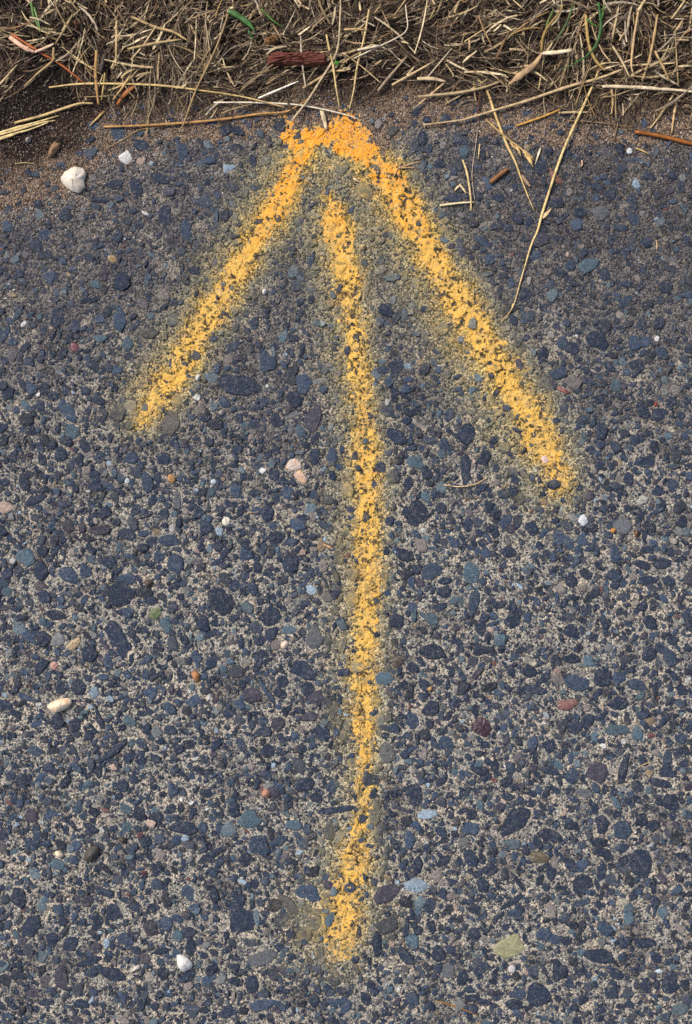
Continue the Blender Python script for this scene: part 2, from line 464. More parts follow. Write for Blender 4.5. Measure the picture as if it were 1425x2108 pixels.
# occupancy raster, 2 px cells
OX, OY = -130, 130
OCC = np.zeros((1080, 850), bool)     # rows y, cols x
def ell_window(x, y, a, b, th):
    r = max(a, b)
    i0, i1 = int((y - r - OY) / 2), int((y + r - OY) / 2) + 1
    j0, j1 = int((x - r - OX) / 2), int((x + r - OX) / 2) + 1
    i0, j0 = max(i0, 0), max(j0, 0)
    i1, j1 = min(i1, OCC.shape[0]), min(j1, OCC.shape[1])
    if i1 <= i0 or j1 <= j0:
        return None
    yy, xx = np.mgrid[i0:i1, j0:j1]
    yy = -(yy * 2 + OY - y); xx = xx * 2 + OX - x
    c, s = math.cos(th), math.sin(th)
    u, v = xx * c + yy * s, -xx * s + yy * c
    return (slice(i0, i1), slice(j0, j1)), (u / a) ** 2 + (v / b) ** 2 <= 1

def occupy(x, y, a, b, th, test=0.0):
    r = ell_window(x, y, a, b, th)
    if r is None:
        return False
    sl_, m = r
    if test is not None and (OCC[sl_] & m).sum() > test * max(1, m.sum()):
        return False
    OCC[sl_] |= m
    return True

PALX = 0
def stone_rings(n, rng, angular=1.0, cnt=1):
    """cnt stones: unit outline radii -> vertex rings (cnt, rings, n, 3) + centre"""
    ang = (np.arange(n)[None] + rng.uniform(-.3, .3, (cnt, n))) * 2 * np.pi / n
    rad = 1.05 + angular * rng.uniform(-.32, .2, (cnt, n))
    cut = rng.uniform(0, 2 * np.pi, (cnt, 4))
    for k in range(4):        # flat cuts make a broken outline
        rad = np.minimum(rad, (rng.uniform(.6, .95, (cnt, 1)) / np.maximum(.2, np.cos(ang - cut[:, k:k + 1]))) * (1 if angular else 2))
    tilt = rng.uniform(-.34, .34, (cnt, 2, 1)) * angular
    out = []
    for sc, z in ((1.06, -1.6), (1.0, 0.15), (0.93, 0.75), (0.66, 1.0)):
        jz = rng.uniform(-.18, .18, (cnt, n)) * angular * (1 if z > -1 else 0)
        js = 1 + rng.uniform(-.09, .09, (cnt, n)) * angular * (1 if z > .1 else 0)
        x = np.cos(ang) * rad * sc * js; y = np.sin(ang) * rad * sc * js
        zz = z + jz + (x * tilt[:, 0] + y * tilt[:, 1] if z > .1 else 0)
        out.append(np.stack([x, y, zz], -1))
    ctr = np.stack([rng.uniform(-.1, .1, cnt), rng.uniform(-.1, .1, cnt), 1.0 + rng.uniform(-.1, .2, cnt)], -1)[:, None, None, :]
    return np.stack(out, 1), ctr

def ring_faces(n, k, vpc, cnt):
    """triangles for k stacked rings of n and a centre vertex; cnt copies"""
    f = []
    for r in range(k - 1):
        for i in range(n):
            j = (i + 1) % n
            a, b, c_, d_ = r * n + i, r * n + j, (r + 1) * n + j, (r + 1) * n + i
            f += [(a, b, c_), (a, c_, d_)]
    for i in range(n):
        f.append(((k - 1) * n + i, (k - 1) * n + (i + 1) % n, k * n))
    f = np.array(f)
    return (f[None] + (np.arange(cnt) * vpc)[:, None, None]).reshape(-1, 3)

# 28 shared shapes for the big stones
VARS = []
for k in range(28):
    n = random.choice((10, 11, 12))
    R, C = stone_rings(n, np.random.default_rng(50 + k), 1.0, 1)
    v = np.concatenate([R.reshape(-1, 3), C.reshape(-1, 3)])
    VARS.append((v, ring_faces(n, 4, 4 * n + 1, 1)))
VMESH = [mesh_np('stone', v, f) for v, f in VARS]
for me in VMESH:
    me.materials.append(MAT_STONE)

PAINT_V, PAINT_F, PAINT_ID = [], [], []      # triangles the paint drapes over
n_id = 0
vbase = 0
def drape(v, f, ident):
    global vbase
    PAINT_V.append(v); PAINT_F.append(f + vbase); PAINT_ID.append(ident)
    vbase += len(v)

def stone_tone(x, y, c, o):
    """paint mist settled on a stone"""
    t = spray_tint(np.array(x), np.array(y), np.asarray(o))
    return mixc(c, t * .82, np.clip(o * 1.3 - .1, 0, .85))

bare = {}
for k, (x, y, ww, hh, an, ch) in enumerate(SPEC):
    th = math.radians(an)
    a, b = ww / 2 * 1.24, hh / 2 * 1.24
    occupy(x, y, a * .92, b * .92, th, None)
    vi = k % len(VMESH)
    o = bpy.data.objects.new('stone', VMESH[vi])
    COL.objects.link(o)
    o.parent = road
    wx, wy = px2w(x, y)
    upper = float(smooth(900, 350, y))
    zt = 0.0013 + 0.0010 * random.random() - 0.0004 * upper
    thick = 0.0017 + 0.0006 * random.random()
    z0 = float(ground_h(x, y)) + zt - thick
    o.location = (float(wx), float(wy), z0)
    o.rotation_euler = (0, 0, th)
    o.scale = (a * S, b * S, thick)
    c = lin(PAL[ch]) * random.uniform(.82, 1.2) * (1 - .12 * upper)
    ov = float(overspray(x, y))
    bare[n_id] = random.random() < .5
    c = stone_tone(x, y, c, ov * (.18 if bare[n_id] else 1))
    o.color = (*[float(q) for q in c], 1)
    if ov > .08:
        v = VARS[vi][0] * np.array([a * S, b * S, thick])
        cs, sn = math.cos(th), math.sin(th)
        v = np.stack([v[:, 0] * cs - v[:, 1] * sn + wx, v[:, 0] * sn + v[:, 1] * cs + wy, v[:, 2] + z0], -1)
        drape(v, VARS[vi][1], np.full(len(VARS[vi][1]), n_id))
    n_id += 1

# odd coloured stones set in the road (parts) and loose pebbles (things): outlines in photo pixels
def outline(pts, ox, oy, k=2.969):
    return [(ox + x / k, oy + y / k) for x, y in pts]

def resample(poly, n):
    p = np.array(poly + [poly[0]], float)
    d_ = np.r_[0, np.cumsum(np.hypot(*np.diff(p, axis=0).T))]
    t = np.linspace(0, d_[-1], n, endpoint=False)
    return np.stack([np.interp(t, d_, p[:, 0]), np.interp(t, d_, p[:, 1])], -1)

def rock(name, poly, height, z, mat, col, parent=None, profile='round', seed=0, rough=.06, **kw):
    rng = np.random.default_rng(seed + 300)
    n = 26
    p = resample(poly, n)
    p = .6 * p + .2 * (np.roll(p, 1, 0) + np.roll(p, -1, 0))
    c0 = p.mean(0)
    occupy(c0[0], c0[1], np.ptp(p[:, 0]) / 2, np.ptp(p[:, 1]) / 2, 0, None)
    rings = {'round': [(.80, -.45), (.96, -.15), (1.0, .12), (.95, .42), (.80, .72), (.55, .92), (.26, 1.0)],
             'flat': [(1.04, -1.2), (1.0, .0), (.95, .55), (.84, .85), (.6, .97), (.3, 1.0)]}[profile]
    V = []
    ps = p.copy()
    for _ in range(45):
        ps = .5 * ps + .25 * (np.roll(ps, 1, 0) + np.roll(ps, -1, 0))
    for sc, zz in rings:
        pb = p + (ps - p) * float(smooth(1.0, .72, sc))
        j = 1 + rng.normal(0, rough * .5, n)
        q = c0 + (pb - c0) * sc * (j[:, None] if zz > 0 else 1)
        wx, wy = px2w(q[:, 0], q[:, 1])
        V.append(np.stack([wx, wy, z + height * (zz + (rng.normal(0, rough, n) if zz > .3 else np.zeros(n)))], -1))
    wx, wy = px2w(*c0)
    V.append(np.array([[wx, wy, z + height * 1.02]]))
    V = np.concatenate(V)
    base = np.array([float(wx), float(wy), z])
    me = mesh_np(name, V - base, ring_faces(n, len(rings), len(V), 1), None, profile == 'flat')
    o = add(name, me, mat, parent, **kw)
    o.location = base
    setcol(o, col)
    return o

def oval(x, y, w_, h_, an=0, seed=1):
    r = random.Random(seed)
    th = math.radians(an)
    out = []
    for i in range(12):
        t = i * math.pi / 6
        k = r.uniform(.88, 1.08)
        u, v = math.cos(t) * w_ / 2 * k, math.sin(t) * h_ / 2 * k
        out.append((x + u * math.cos(th) + v * math.sin(th), y - (-u * math.sin(th) * -1) * 1 + v * math.cos(th)) if False else
                   (x + u * math.cos(th) - v * math.sin(th), y - u * math.sin(th) - v * math.cos(th)))
    return out

def gh(x, y):
    return float(ground_h(x, y))

PEB = 'loose pebbles lying on the asphalt'
def pebble(poly, hgt, mat, col, label, seed, lift=0.12, rough=.04):
    c = np.mean(poly, 0)
    rock('pebble', poly, hgt, gh(c[0], c[1]) + hgt * lift, mat, col, None, 'round', seed, rough,
         label=label, category='pebble', group=PEB)

pebble(outline([(370, 1085), (400, 1050), (455, 1022), (505, 1022), (530, 1050), (535, 1080), (512, 1110), (530, 1140), (505, 1180), (480, 1190), (440, 1175), (400, 1145), (378, 1115)], 0, 0),
       .008, MAT_WHITE, (208, 199, 184), 'large white quartz stone with brown specks in the sand by the verge', 1, .2, .07)
pebble(outline([(370, 885), (345, 870), (320, 890), (303, 930), (300, 970), (315, 972), (345, 945), (372, 905)], 0, 0),
       .006, MAT_PEB, (150, 118, 86), 'brown teardrop pebble in the sand above the big white stone', 2)
pebble(outline([(287, 335), (310, 315), (355, 295), (400, 283), (440, 290), (447, 315), (425, 345), (385, 365), (345, 378), (315, 368), (293, 350)], 0, 1340),
       .008, MAT_CREAM, (228, 208, 180), 'long cream pebble with peach stains lying alone on the asphalt', 3)
pebble(outline([(515, 1280), (520, 1235), (545, 1200), (585, 1185), (612, 1195), (610, 1230), (590, 1265), (555, 1288)], 0, 1340),
       .008, MAT_PEB, (80, 75, 70), 'smooth dark grey oval pebble, larger of the two dark pebbles', 4)
pebble(outline([(725, 1140), (745, 1130), (775, 1140), (778, 1165), (765, 1178), (735, 1168)], 0, 1340),
       .005, MAT_PEB, (74, 68, 64), 'small dark brown pebble beside a larger dark grey one', 5)
pebble(outline([(1080, 785), (1110, 780), (1150, 800), (1180, 835), (1180, 860), (1150, 882), (1110, 885), (1085, 850)], 0, 1700),
       .008, MAT_PEB, (224, 221, 216), 'smooth bright white pebble shaped like a rounded triangle', 6)
pebble(outline([(790, 890), (825, 855), (855, 845), (862, 870), (830, 885), (800, 900)], 0, 1700),
       .004, MAT_PEB, (190, 182, 172), 'small dull white sliver of stone left of the bright white pebble', 7)
pebble(outline([(335, 1225), (360, 1218), (390, 1240), (392, 1258), (365, 1265), (340, 1248)], 0, 1340),
       .005, MAT_CREAM, (222, 208, 176), 'small cream pebble left of the dark grey oval pebble', 8)
pebble(outline([(880, 890), (895, 870), (915, 865), (940, 885), (930, 912), (895, 920)], 0, 900),
       .006, MAT_PEB, (86, 76, 68), 'round dark brown pebble above the flat green stone', 9)
pebble(outline([(1168, 140), (1180, 122), (1200, 120), (1225, 140), (1222, 175), (1205, 195), (1185, 175)], 0, 1340),
       .005, MAT_PEB, (172, 122, 78), 'orange brown angular pebble on the left half of the asphalt', 10)
pebble(oval(548, 1633, 20, 19, 0, 3), .006, MAT_PEB, (176, 128, 108), 'round salmon pink pebble left of the arrow shaft', 11)
pebble(oval(456 + 645, 1367, 14, 13, 0, 4), .005, MAT_PEB, (176, 170, 148), 'small pale round pebble right of the shaft above a dark oval stone', 12)
pebble(oval(1310, 1099, 10, 15, 10, 5), .004, MAT_PEB, (104, 74, 52), 'tiny glossy brown oval pebble near the right edge', 13)
pebble(oval(1262, 1092, 12, 12, 0, 6), .004, MAT_PEB, (196, 140, 72), 'tiny amber pebble left of the glossy brown one', 14)
pebble(oval(748, 509, 13, 14, 0, 7), .004, MAT_PEB, (186, 160, 116), 'small tan pebble just right of the upper arrow shaft', 15)
pebble(oval(885, 1418, 12, 12, 0, 8), .004, MAT_PEB, (186, 148, 98), 'small ochre pebble on dark stones right of the shaft', 16)
pebble(oval(545, 601, 11, 13, 0, 9), .004, MAT_PEB, (226, 222, 212), 'small white pebble between left barb and shaft', 17)
pebble(oval(408, 778, 9, 15, -20, 10), .004, MAT_PEB, (214, 212, 206), 'small white pebble beside the lower left barb', 18)
pebble(oval(60, 290, 13, 12, 0, 11), .005, MAT_PEB, (160, 152, 144), 'small grey pebble in sand above the brown teardrop pebble', 19)
pebble(oval(586, 1327, 20, 16, 40, 12), .004, MAT_CREAM, (206, 190, 176), 'pale pinkish oval pebble with a hollow left of the shaft', 20)

def odd(poly, col, label, seed, mat=None, hgt=.0018):
    c = np.mean(poly, 0)
    rock('stone', poly, hgt, gh(c[0], c[1]) + .0002, mat or MAT_PEB, col, road, 'flat', seed, .10, label=label)
odd(outline([(195, 760), (240, 715), (300, 680), (340, 655), (370, 665), (365, 700), (395, 715), (400, 755), (375, 780), (330, 800), (290, 812), (240, 790)], 945, 1700), (150, 147, 112), 'large pale green stone', 31, MAT_GREENROCK, .0012)
odd(outline([(905, 1080), (930, 1048), (995, 1042), (990, 1075), (960, 1115), (915, 1110)], 0, 900), (96, 108, 74), 'flat green stone', 32, MAT_GREENROCK)
odd(outline([(75, 460), (100, 420), (130, 400), (165, 415), (192, 445), (197, 480), (190, 515), (160, 530), (120, 512), (80, 485)], 945, 1340), (62, 42, 52), 'dark maroon stone with a rounded triangle shape', 33, None, .0024)
odd(outline([(600, 300), (650, 303), (725, 292), (733, 318), (700, 345), (655, 365), (600, 355)], 945, 1340), (124, 88, 84), 'dusty pink oblong stone', 34)
odd(outline([(995, 60), (1030, 30), (1065, 45), (1068, 75), (1040, 108), (1005, 100)], 470, 1340), (82, 70, 66), 'brown rounded stone beside the shaft', 35, None, .0026)
odd(outline([(305, 80), (340, 60), (362, 90), (340, 118), (312, 105)], 0, 1340), (186, 140, 130), 'small pink stone', 36)
odd(outline([(400, 1280), (440, 1240), (495, 1215), (490, 1265), (440, 1310)], 0, 900), (168, 146, 116), 'tan wedge shaped stone', 37)
odd(outline([(345, 185), (370, 140), (410, 125), (440, 150), (455, 190), (410, 205), (375, 205)], 470, 900), (188, 172, 160), 'whitish stone with brown streaks', 38, MAT_CREAM)
odd(outline([(395, 235), (430, 200), (455, 210), (485, 260), (470, 290), (430, 270)], 470, 900), (178, 158, 146), 'pinkish white crumbling stone', 39, MAT_CREAM)
odd(outline([(545, 1015), (590, 1060), (635, 1105), (620, 1130), (565, 1100)], 945, 0), (124, 84, 72), 'reddish brown wedge stone under the long straw', 40)
odd(outline([(720, 955), (785, 915), (800, 945), (818, 975), (775, 1012), (735, 985)], 0, 0), (196, 194, 192), 'pale grey squarish quartz stone', 41)
odd(outline([(600, 1020), (690, 1065), (650, 1070), (605, 1050)], 945, 450), (148, 96, 88), 'thin pink wedge stone', 42)
odd(outline([(1085, 390), (1120, 350), (1160, 370), (1150, 400), (1095, 420)], 945, 900), (158, 156, 148), 'pale grey rough stone', 43)
odd(outline([(735, 480), (770, 468), (792, 520), (760, 548), (725, 515)], 945, 900), (186, 188, 192), 'white crystalline stone', 44)
odd(outline([(960, 455), (1010, 440), (1048, 465), (1030, 490), (970, 485)], 945, 1700), (146, 142, 128), 'pale sandy grey stone', 45)
odd(outline([(430, 1230), (500, 1225), (560, 1265), (540, 1300), (450, 1290)], 945, 1340), (96, 86, 68), 'olive brown flat stone', 46)
odd(oval(1296, 373 - 62, 12, 14, 0, 20), (206, 208, 206), 'small white stone near the right verge', 47)
odd(oval(466, 1073, 18, 20, 0, 21), (212, 204, 186), 'cream stone left of the shaft', 48)
odd(oval(154, 715, 18, 22, 30, 22), (112, 66, 72), 'small dull red stone', 49)
odd(oval(231, 533, 22, 16, -30, 23), (150, 128, 92), 'small tan stone', 50)
odd(oval(288, 1719, 14, 16, 0, 24), (92, 56, 62), 'small maroon stone', 51)
odd(oval(298, 1797, 13, 13, 0, 25), (84, 50, 58), 'tiny dark maroon stone', 52)
odd(oval(1350, 832, 10, 11, 0, 26), (140, 66, 52), 'tiny brick red stone', 53)
odd(oval(1340, 1514, 17, 11, 0, 27), (112, 70, 74), 'small plum stone', 54)
odd(oval(262, 990, 12, 13, 0, 28), (200, 204, 206), 'small white square stone', 55)
odd(oval(440, 992, 12, 12, 0, 29), (186, 194, 202), 'small bluish white stone', 56)
odd(oval(1054, 1994, 16, 18, 0, 30), (196, 192, 190), 'small white stone below the pale green stone', 57)
odd(oval(1357, 1999, 18, 9, -5, 31), (190, 200, 206), 'thin white flake', 58)
odd(oval(1122, 946, 15, 18, 30, 32), (214, 186, 172), 'pale pink stone in the right barb', 59)
odd(oval(353, 985, 16, 20, 30, 33), (168, 128, 80), 'small ochre stone', 60)
odd(oval(162, 1000 + 960 - 207 - 458, 12, 14, 0, 34), (150, 140, 130), 'small grey stone', 61)

# smaller crushed stones, joined
def place(count, lo, hi, power, keep, test, shrink=1.0, tries=9):
    out = []
    for _ in range(count * tries):
        if len(out) >= count:
            break
        x, y = random.uniform(-115, 1540), random.uniform(200, 2225)
        if random.random() > keep(x, y):
            continue
        s = lo + (hi - lo) * random.random() ** power
        el = random.uniform(.36, 1.0)
        a, b = s / 2, s / 2 * el
        th = random.uniform(0, math.pi)
        if occupy(x, y, a * shrink, b * shrink, th, test):
            out.append((x, y, a, b, th))
    return np.array(out)

_gx, _gy = np.meshgrid(np.arange(-130, 1560, 8.), np.arange(100, 2240, 8.))
OVG = smooth(.3, .72, overspray(_gx, _gy))      # fewer stones stand proud where the paint film fills the surface
def keepB(x, y):
    up_ = edge_y(x) - y
    if up_ > 75:
        return 0
    if up_ > 15:
        return .16
    k = (.45 + .55 * float(smooth(450, 1250, y))) * (1 - .8 * float(OVG[min(max(int((y - 100) / 8), 0), OVG.shape[0] - 1), min(max(int((x + 130) / 8), 0), OVG.shape[1] - 1)]))
    return k * (.5 if up_ > -20 else 1)

def stones_np(A, n, rng, zlo, zhi, tlo, thi, rings=None):
    cnt = len(A)
    R, C = stone_rings(n, rng, 1.0, cnt)
    if rings:
        R = R[:, rings]
    k = R.shape[1]
    v = np.concatenate([R.reshape(cnt, -1, 3), C.reshape(cnt, 1, 3)], 1)
    th = A[:, 4][:, None]
    a, b = A[:, 2][:, None] * S * 1.3, A[:, 3][:, None] * S * 1.3
    x, y = v[..., 0] * a, v[..., 1] * b
    wx, wy = px2w(A[:, 0], A[:, 1])
    t = rng.uniform(tlo, thi, (cnt, 1)) * np.clip(A[:, 2][:, None] / 8, .5, 1.2)
    z0 = (ground_h(A[:, 0], A[:, 1]) + rng.uniform(zlo, zhi, cnt) - .0004 * smooth(900, 350, A[:, 1]))[:, None] - t
    vv = np.stack([x * np.cos(th) - y * np.sin(th) + wx[:, None], x * np.sin(th) + y * np.cos(th) + wy[:, None], v[..., 2] * t + z0], -1)
    vpc = k * n + 1
    return vv.reshape(-1, 3), ring_faces(n, k, vpc, cnt), vpc

PALB = np.array([lin(c) for c in [NAVY, NAVY, NAVY, NAVY, NAVY, SLATE, SLATE, SLATE, (40, 50, 70), (40, 44, 55), (58, 66, 80), TEAL, (90, 104, 112), PURP, (84, 80, 84), (110, 112, 112),
                                  PALE, (142, 134, 126), (164, 142, 130), (136, 118, 94), (106, 70, 66), (120, 112, 108), (60, 64, 74), (196, 194, 190)]])
WB = np.array([1.2] * 10 + [.9, .7, .5, .5, .35, .35] + [.16, .35, .09, .14, .08, .5, 1.2, .09]); WB = WB / WB.sum()

def bed(name, A, n, seed, zlo, zhi, tlo, thi, rings, fade):
    global n_id
    rng = np.random.default_rng(seed)
    V, F, vpc = stones_np(A, n, rng, zlo, zhi, tlo, thi, rings)
    wb = WB.copy()
    if A[:, 2].mean() > 9:          # pale and coloured stones are all small ones
        wb[16:21] *= .15; wb[23] = 0; wb /= wb.sum()
    c = PALB[rng.choice(len(PALB), len(A), p=wb)] * rng.uniform(.75, 1.3, (len(A), 1))
    ov = overspray(A[:, 0], A[:, 1])
    br = rng.random(len(A)) < .3
    ov2 = np.where(br, ov * .15, ov)
    up_ = smooth(950, 450, A[:, 1])[:, None]
    binder = np.clip(road_colour(A[:, 0], A[:, 1]), 0, 1) * .62     # the bitumen skin still on stones nearer the verge
    c = c * (1 - fade * up_) + binder * fade * up_
    # paint mist is laid on per vertex, so that it breaks up across a stone
    c = np.repeat(c, vpc, 0)
    near_v = np.repeat(ov > .03, vpc)
    vx, vy = V[near_v, 0] / S + CX, CY - V[near_v, 1] / S
    ovv = overspray(vx, vy) * np.repeat(np.where(br, .15, 1.), vpc)[near_v] * (.35 + 1.25 * vnoise(vx, vy, 4, 65))
    c[near_v] = stone_tone(vx, vy, c[near_v], ovv)
    me = mesh_np(name, V, F, c)
    o = add(name, me, MAT_STONE_S, road, kind='stuff')
    fpc = len(F) // len(A)
    near = np.where(ov > .08)[0]
    for q in near:
        bare[n_id] = bool(br[q])
        drape(V[q * vpc:(q + 1) * vpc], F[q * fpc:(q + 1) * fpc] - q * vpc, np.full(fpc, n_id))
        n_id += 1
    return o

A1 = place(2200, 15, 31, 1.4, keepB, .08, .95)
bed('crushed_stones', A1, 10, 1, .0008, .0022, .0013, .0022, None, .1)
A2 = place(7200, 8, 17, 1.2, keepB, .16, .88)
bed('crushed_stones', A2, 7, 2, .0006, .0019, .0011, .0018, None, .16)
A3 = place(22000, 2.6, 8, 1.2, lambda x, y: keepB(x, y), .3, .8, 3)
print('placed', len(A1), len(A2), len(A3))
bed('stone_chippings', A3, 5, 3, .0004, .0013, .0007, .0013, [1, 2], .28)

# sand grains: thick along the verge, thin on the road
def grains(cnt, seed):
    rng = np.random.default_rng(seed)
    n1 = int(cnt * .7)
    x1 = rng.uniform(-110, 1530, n1)
    y1 = edge_y(x1) - np.abs(rng.normal(0, 70, n1)) + rng.exponential(18, n1)
    x1[:n1 // 4] = rng.uniform(-110, 330, n1 // 4)
    left = (x1 < 330)
    y1 = np.where(left, y1 + rng.uniform(0, 60, n1), y1)
    n2 = cnt - n1
    x2 = rng.uniform(-110, 1530, n2 * 3); y2 = rng.uniform(260, 2210, n2 * 3)
    k = vnoise(x2, y2, 32, 31) * .6 + vnoise(x2, y2, 11, 32) * .4
    ok = rng.random(n2 * 3) < np.clip((k - .32) * 2.2, .05, 1)
    x2, y2 = x2[ok][:n2], y2[ok][:n2]
    x, y = np.r_[x1, x2], np.r_[y1, y2]
    cnt = len(x)
    r = np.r_[.7 + 1.6 * rng.random(len(x1)) ** 2.2, rng.uniform(.6, 1.6, len(x2))] * S
    o8 = np.array([(1, 0, 0), (0, 1, 0), (-1, 0, 0), (0, -1, 0), (0, 0, 1), (0, 0, -1)], float)
    f8 = np.array([(0, 1, 4), (1, 2, 4), (2, 3, 4), (3, 0, 4), (1, 0, 5), (2, 1, 5), (3, 2, 5), (0, 3, 5)])
    v = o8[None] * r[:, None, None] * rng.uniform(.65, 1.25, (cnt, 6, 1))
    th = rng.uniform(0, 6.28, cnt)[:, None]
    wx, wy = px2w(x, y)
    z = ground_h(x, y) + r * .35 + np.r_[np.zeros(len(x1)), rng.uniform(0, .0007, len(x2))]
    vv = np.stack([v[..., 0] * np.cos(th) - v[..., 1] * np.sin(th) + wx[:, None], v[..., 0] * np.sin(th) + v[..., 1] * np.cos(th) + wy[:, None], v[..., 2] + z[:, None]], -1)
    pal = np.array([lin(c) for c in [(178, 152, 130), (160, 134, 114), (196, 170, 146), (138, 118, 102), (104, 86, 76), (206, 186, 164), (184, 148, 128), (78, 68, 64), (216, 206, 194), (164, 154, 146), (56, 54, 62)]])
    c = pal[rng.choice(len(pal), cnt)] * rng.uniform(.8, 1.15, (cnt, 1))
    c = mixc(c, lin((84, 68, 56)), .62 * smooth(25, 110, edge_y(x) - y))      # grains in the humus are stained brown
    F = (f8[None] + (np.arange(cnt) * 6)[:, None, None]).reshape(-1, 3)
    return mesh_np('sand_grains', vv.reshape(-1, 3), F, np.repeat(c, 6, 0))
add('sand_grains', grains(42000, 5), MAT_GRAIN, None, kind='stuff')

# ------------------------------------------------------------------ paint draped over binder and stones
bvh = BVHTree.FromPolygons(np.concatenate(PAINT_V).tolist(), np.concatenate(PAINT_F).tolist())
PID = np.concatenate(PAINT_ID)
arrow = add('painted_arrow', None, None, None, label='worn orange spray painted arrow pointing up at the grass verge', category='road marking')
arrow.location = (0, 0, 0)
def nz(X, Y):
    n = .36 * vnoise(X, Y, 2.4, 50) + .36 * vnoise(X, Y, 5.5, 51) + .28 * vnoise(X, Y, 15, 52)
    return np.clip((n - .5) * 2.1 + .5, 0, 1)

def paint_stroke(name, pts, label, seed, wide=1.0):
    q = 1.25
    xs = [p[0] for p in pts]; ys = [p[1] for p in pts]
    m = 75
    gx = np.arange(min(xs) - m, max(xs) + m, q); gy = np.arange(min(ys) - m, max(ys) + m, q)
    X, Y = np.meshgrid(gx, gy)
    wx_ = X + 9 * (vnoise(X, Y, 13, 60 + seed) - .5) + 14 * (vnoise(X, Y, 34, 70 + seed) - .5)
    wy_ = Y + 9 * (vnoise(X, Y, 13, 80 + seed) - .5) + 14 * (vnoise(X, Y, 34, 90 + seed) - .5)
    dd, st = stroke_field(pts, wx_, wy_)
    prof = 1 - smooth(.35, 1.65, dd / wide)
    cov = st * prof
    n = nz(X, Y)
    # height under the paint
    Z = ground_h(X, Y)
    near = np.argwhere(cov > .02)
    cut = np.zeros(X.shape)
    wearn = vnoise(X, Y, 5, 53)
    for i, j in near:
        x, y = X[i, j], Y[i, j]
        loc, nor, idx, dist = bvh.ray_cast(Vector(((x - CX) * S, (CY - y) * S, .05)), Vector((0, 0, -1)))
        if loc is not None and loc.z > Z[i, j]:
            hgt = loc.z - Z[i, j]
            Z[i, j] = loc.z
            if bare[int(PID[idx])] and hgt > .00035:
                cut[i, j] = .36 + .45 * wearn[i, j]
    c_ = cov * (1.13 if seed < 4 else 1.35) - cut - (.9 if seed < 4 else .35) * pits(X, Y)
    keepv = c_ > n * .98 + .04
    qd = keepv[:-1, :-1] & keepv[1:, :-1] & keepv[1:, 1:] & keepv[:-1, 1:]
    idx = np.arange(X.size).reshape(X.shape)
    F = np.stack([idx[:-1, :-1], idx[1:, :-1], idx[1:, 1:], idx[:-1, 1:]], -1)[qd]
    used, inv = np.unique(F, return_inverse=True)
    F = inv.reshape(F.shape)
    wx, wy = px2w(X, Y)
    V = np.stack([wx, wy, Z + .00022 + .0002 * np.clip(c_, 0, 1)], -1).reshape(-1, 3)[used]
    thick = np.clip((c_ - n) * .9 + .12, 0, 1).reshape(-1)[used]
    Xu, Yu = X.reshape(-1)[used], Y.reshape(-1)[used]
    body = smooth(.1, .75, thick + .30 * (vnoise(Xu, Yu, 16, 54) - .5))
    fresh = smooth(600, 300, Yu)
    deep = mixc(lin((234, 186, 84)), lin((250, 168, 30)), np.clip(fresh + .25 * (vnoise(Xu, Yu, 9, 56) - .5), 0, 1))
    pale = mixc(lin((190, 164, 112)), lin((220, 182, 94)), vnoise(Xu, Yu, 26, 57))
    c = mixc(pale, deep, np.clip(body + .75 * (vnoise(Xu, Yu, 4, 58) - .5) + .5 * (vnoise(Xu, Yu, 11, 66) - .55), 0, 1))
    o = add(name, mesh_np(name, V, F[:, ::-1] if False else F, c), MAT_PAINT, arrow, label=label)
    return o

paint_stroke('arrow_shaft', SHAFT, 'long fading yellow shaft of the arrow', 1)
paint_stroke('arrow_barb', BARB_L, 'shorter barb slanting down to the left', 2, .84)
paint_stroke('arrow_barb', BARB_R, 'longer barb slanting down to the right', 3, .92)
paint_stroke('arrow_tip', [(x, y, h * 1.3, k * 1.15) for x, y, h, k in TIP], 'thick bright orange paint at the tip', 4)

# ------------------------------------------------------------------ dead grass
_lx = [-200, 30, 130, 200, 300, 450, 600, 680, 760, 850, 950, 1050, 1150, 1300, 1400, 1600]
_ly = [200, 190, 170, 232, 246, 246, 226, 186, 168, 178, 205, 208, 240, 258, 250, 250]
def litter_edge(x):
    return np.interp(x, _lx, _ly)

def litter_z(x, y):
    """top of the litter at a photo pixel"""
    return ground_h(x, y) + .001 + .009 * smooth(10, 120, litter_edge(x) - y)

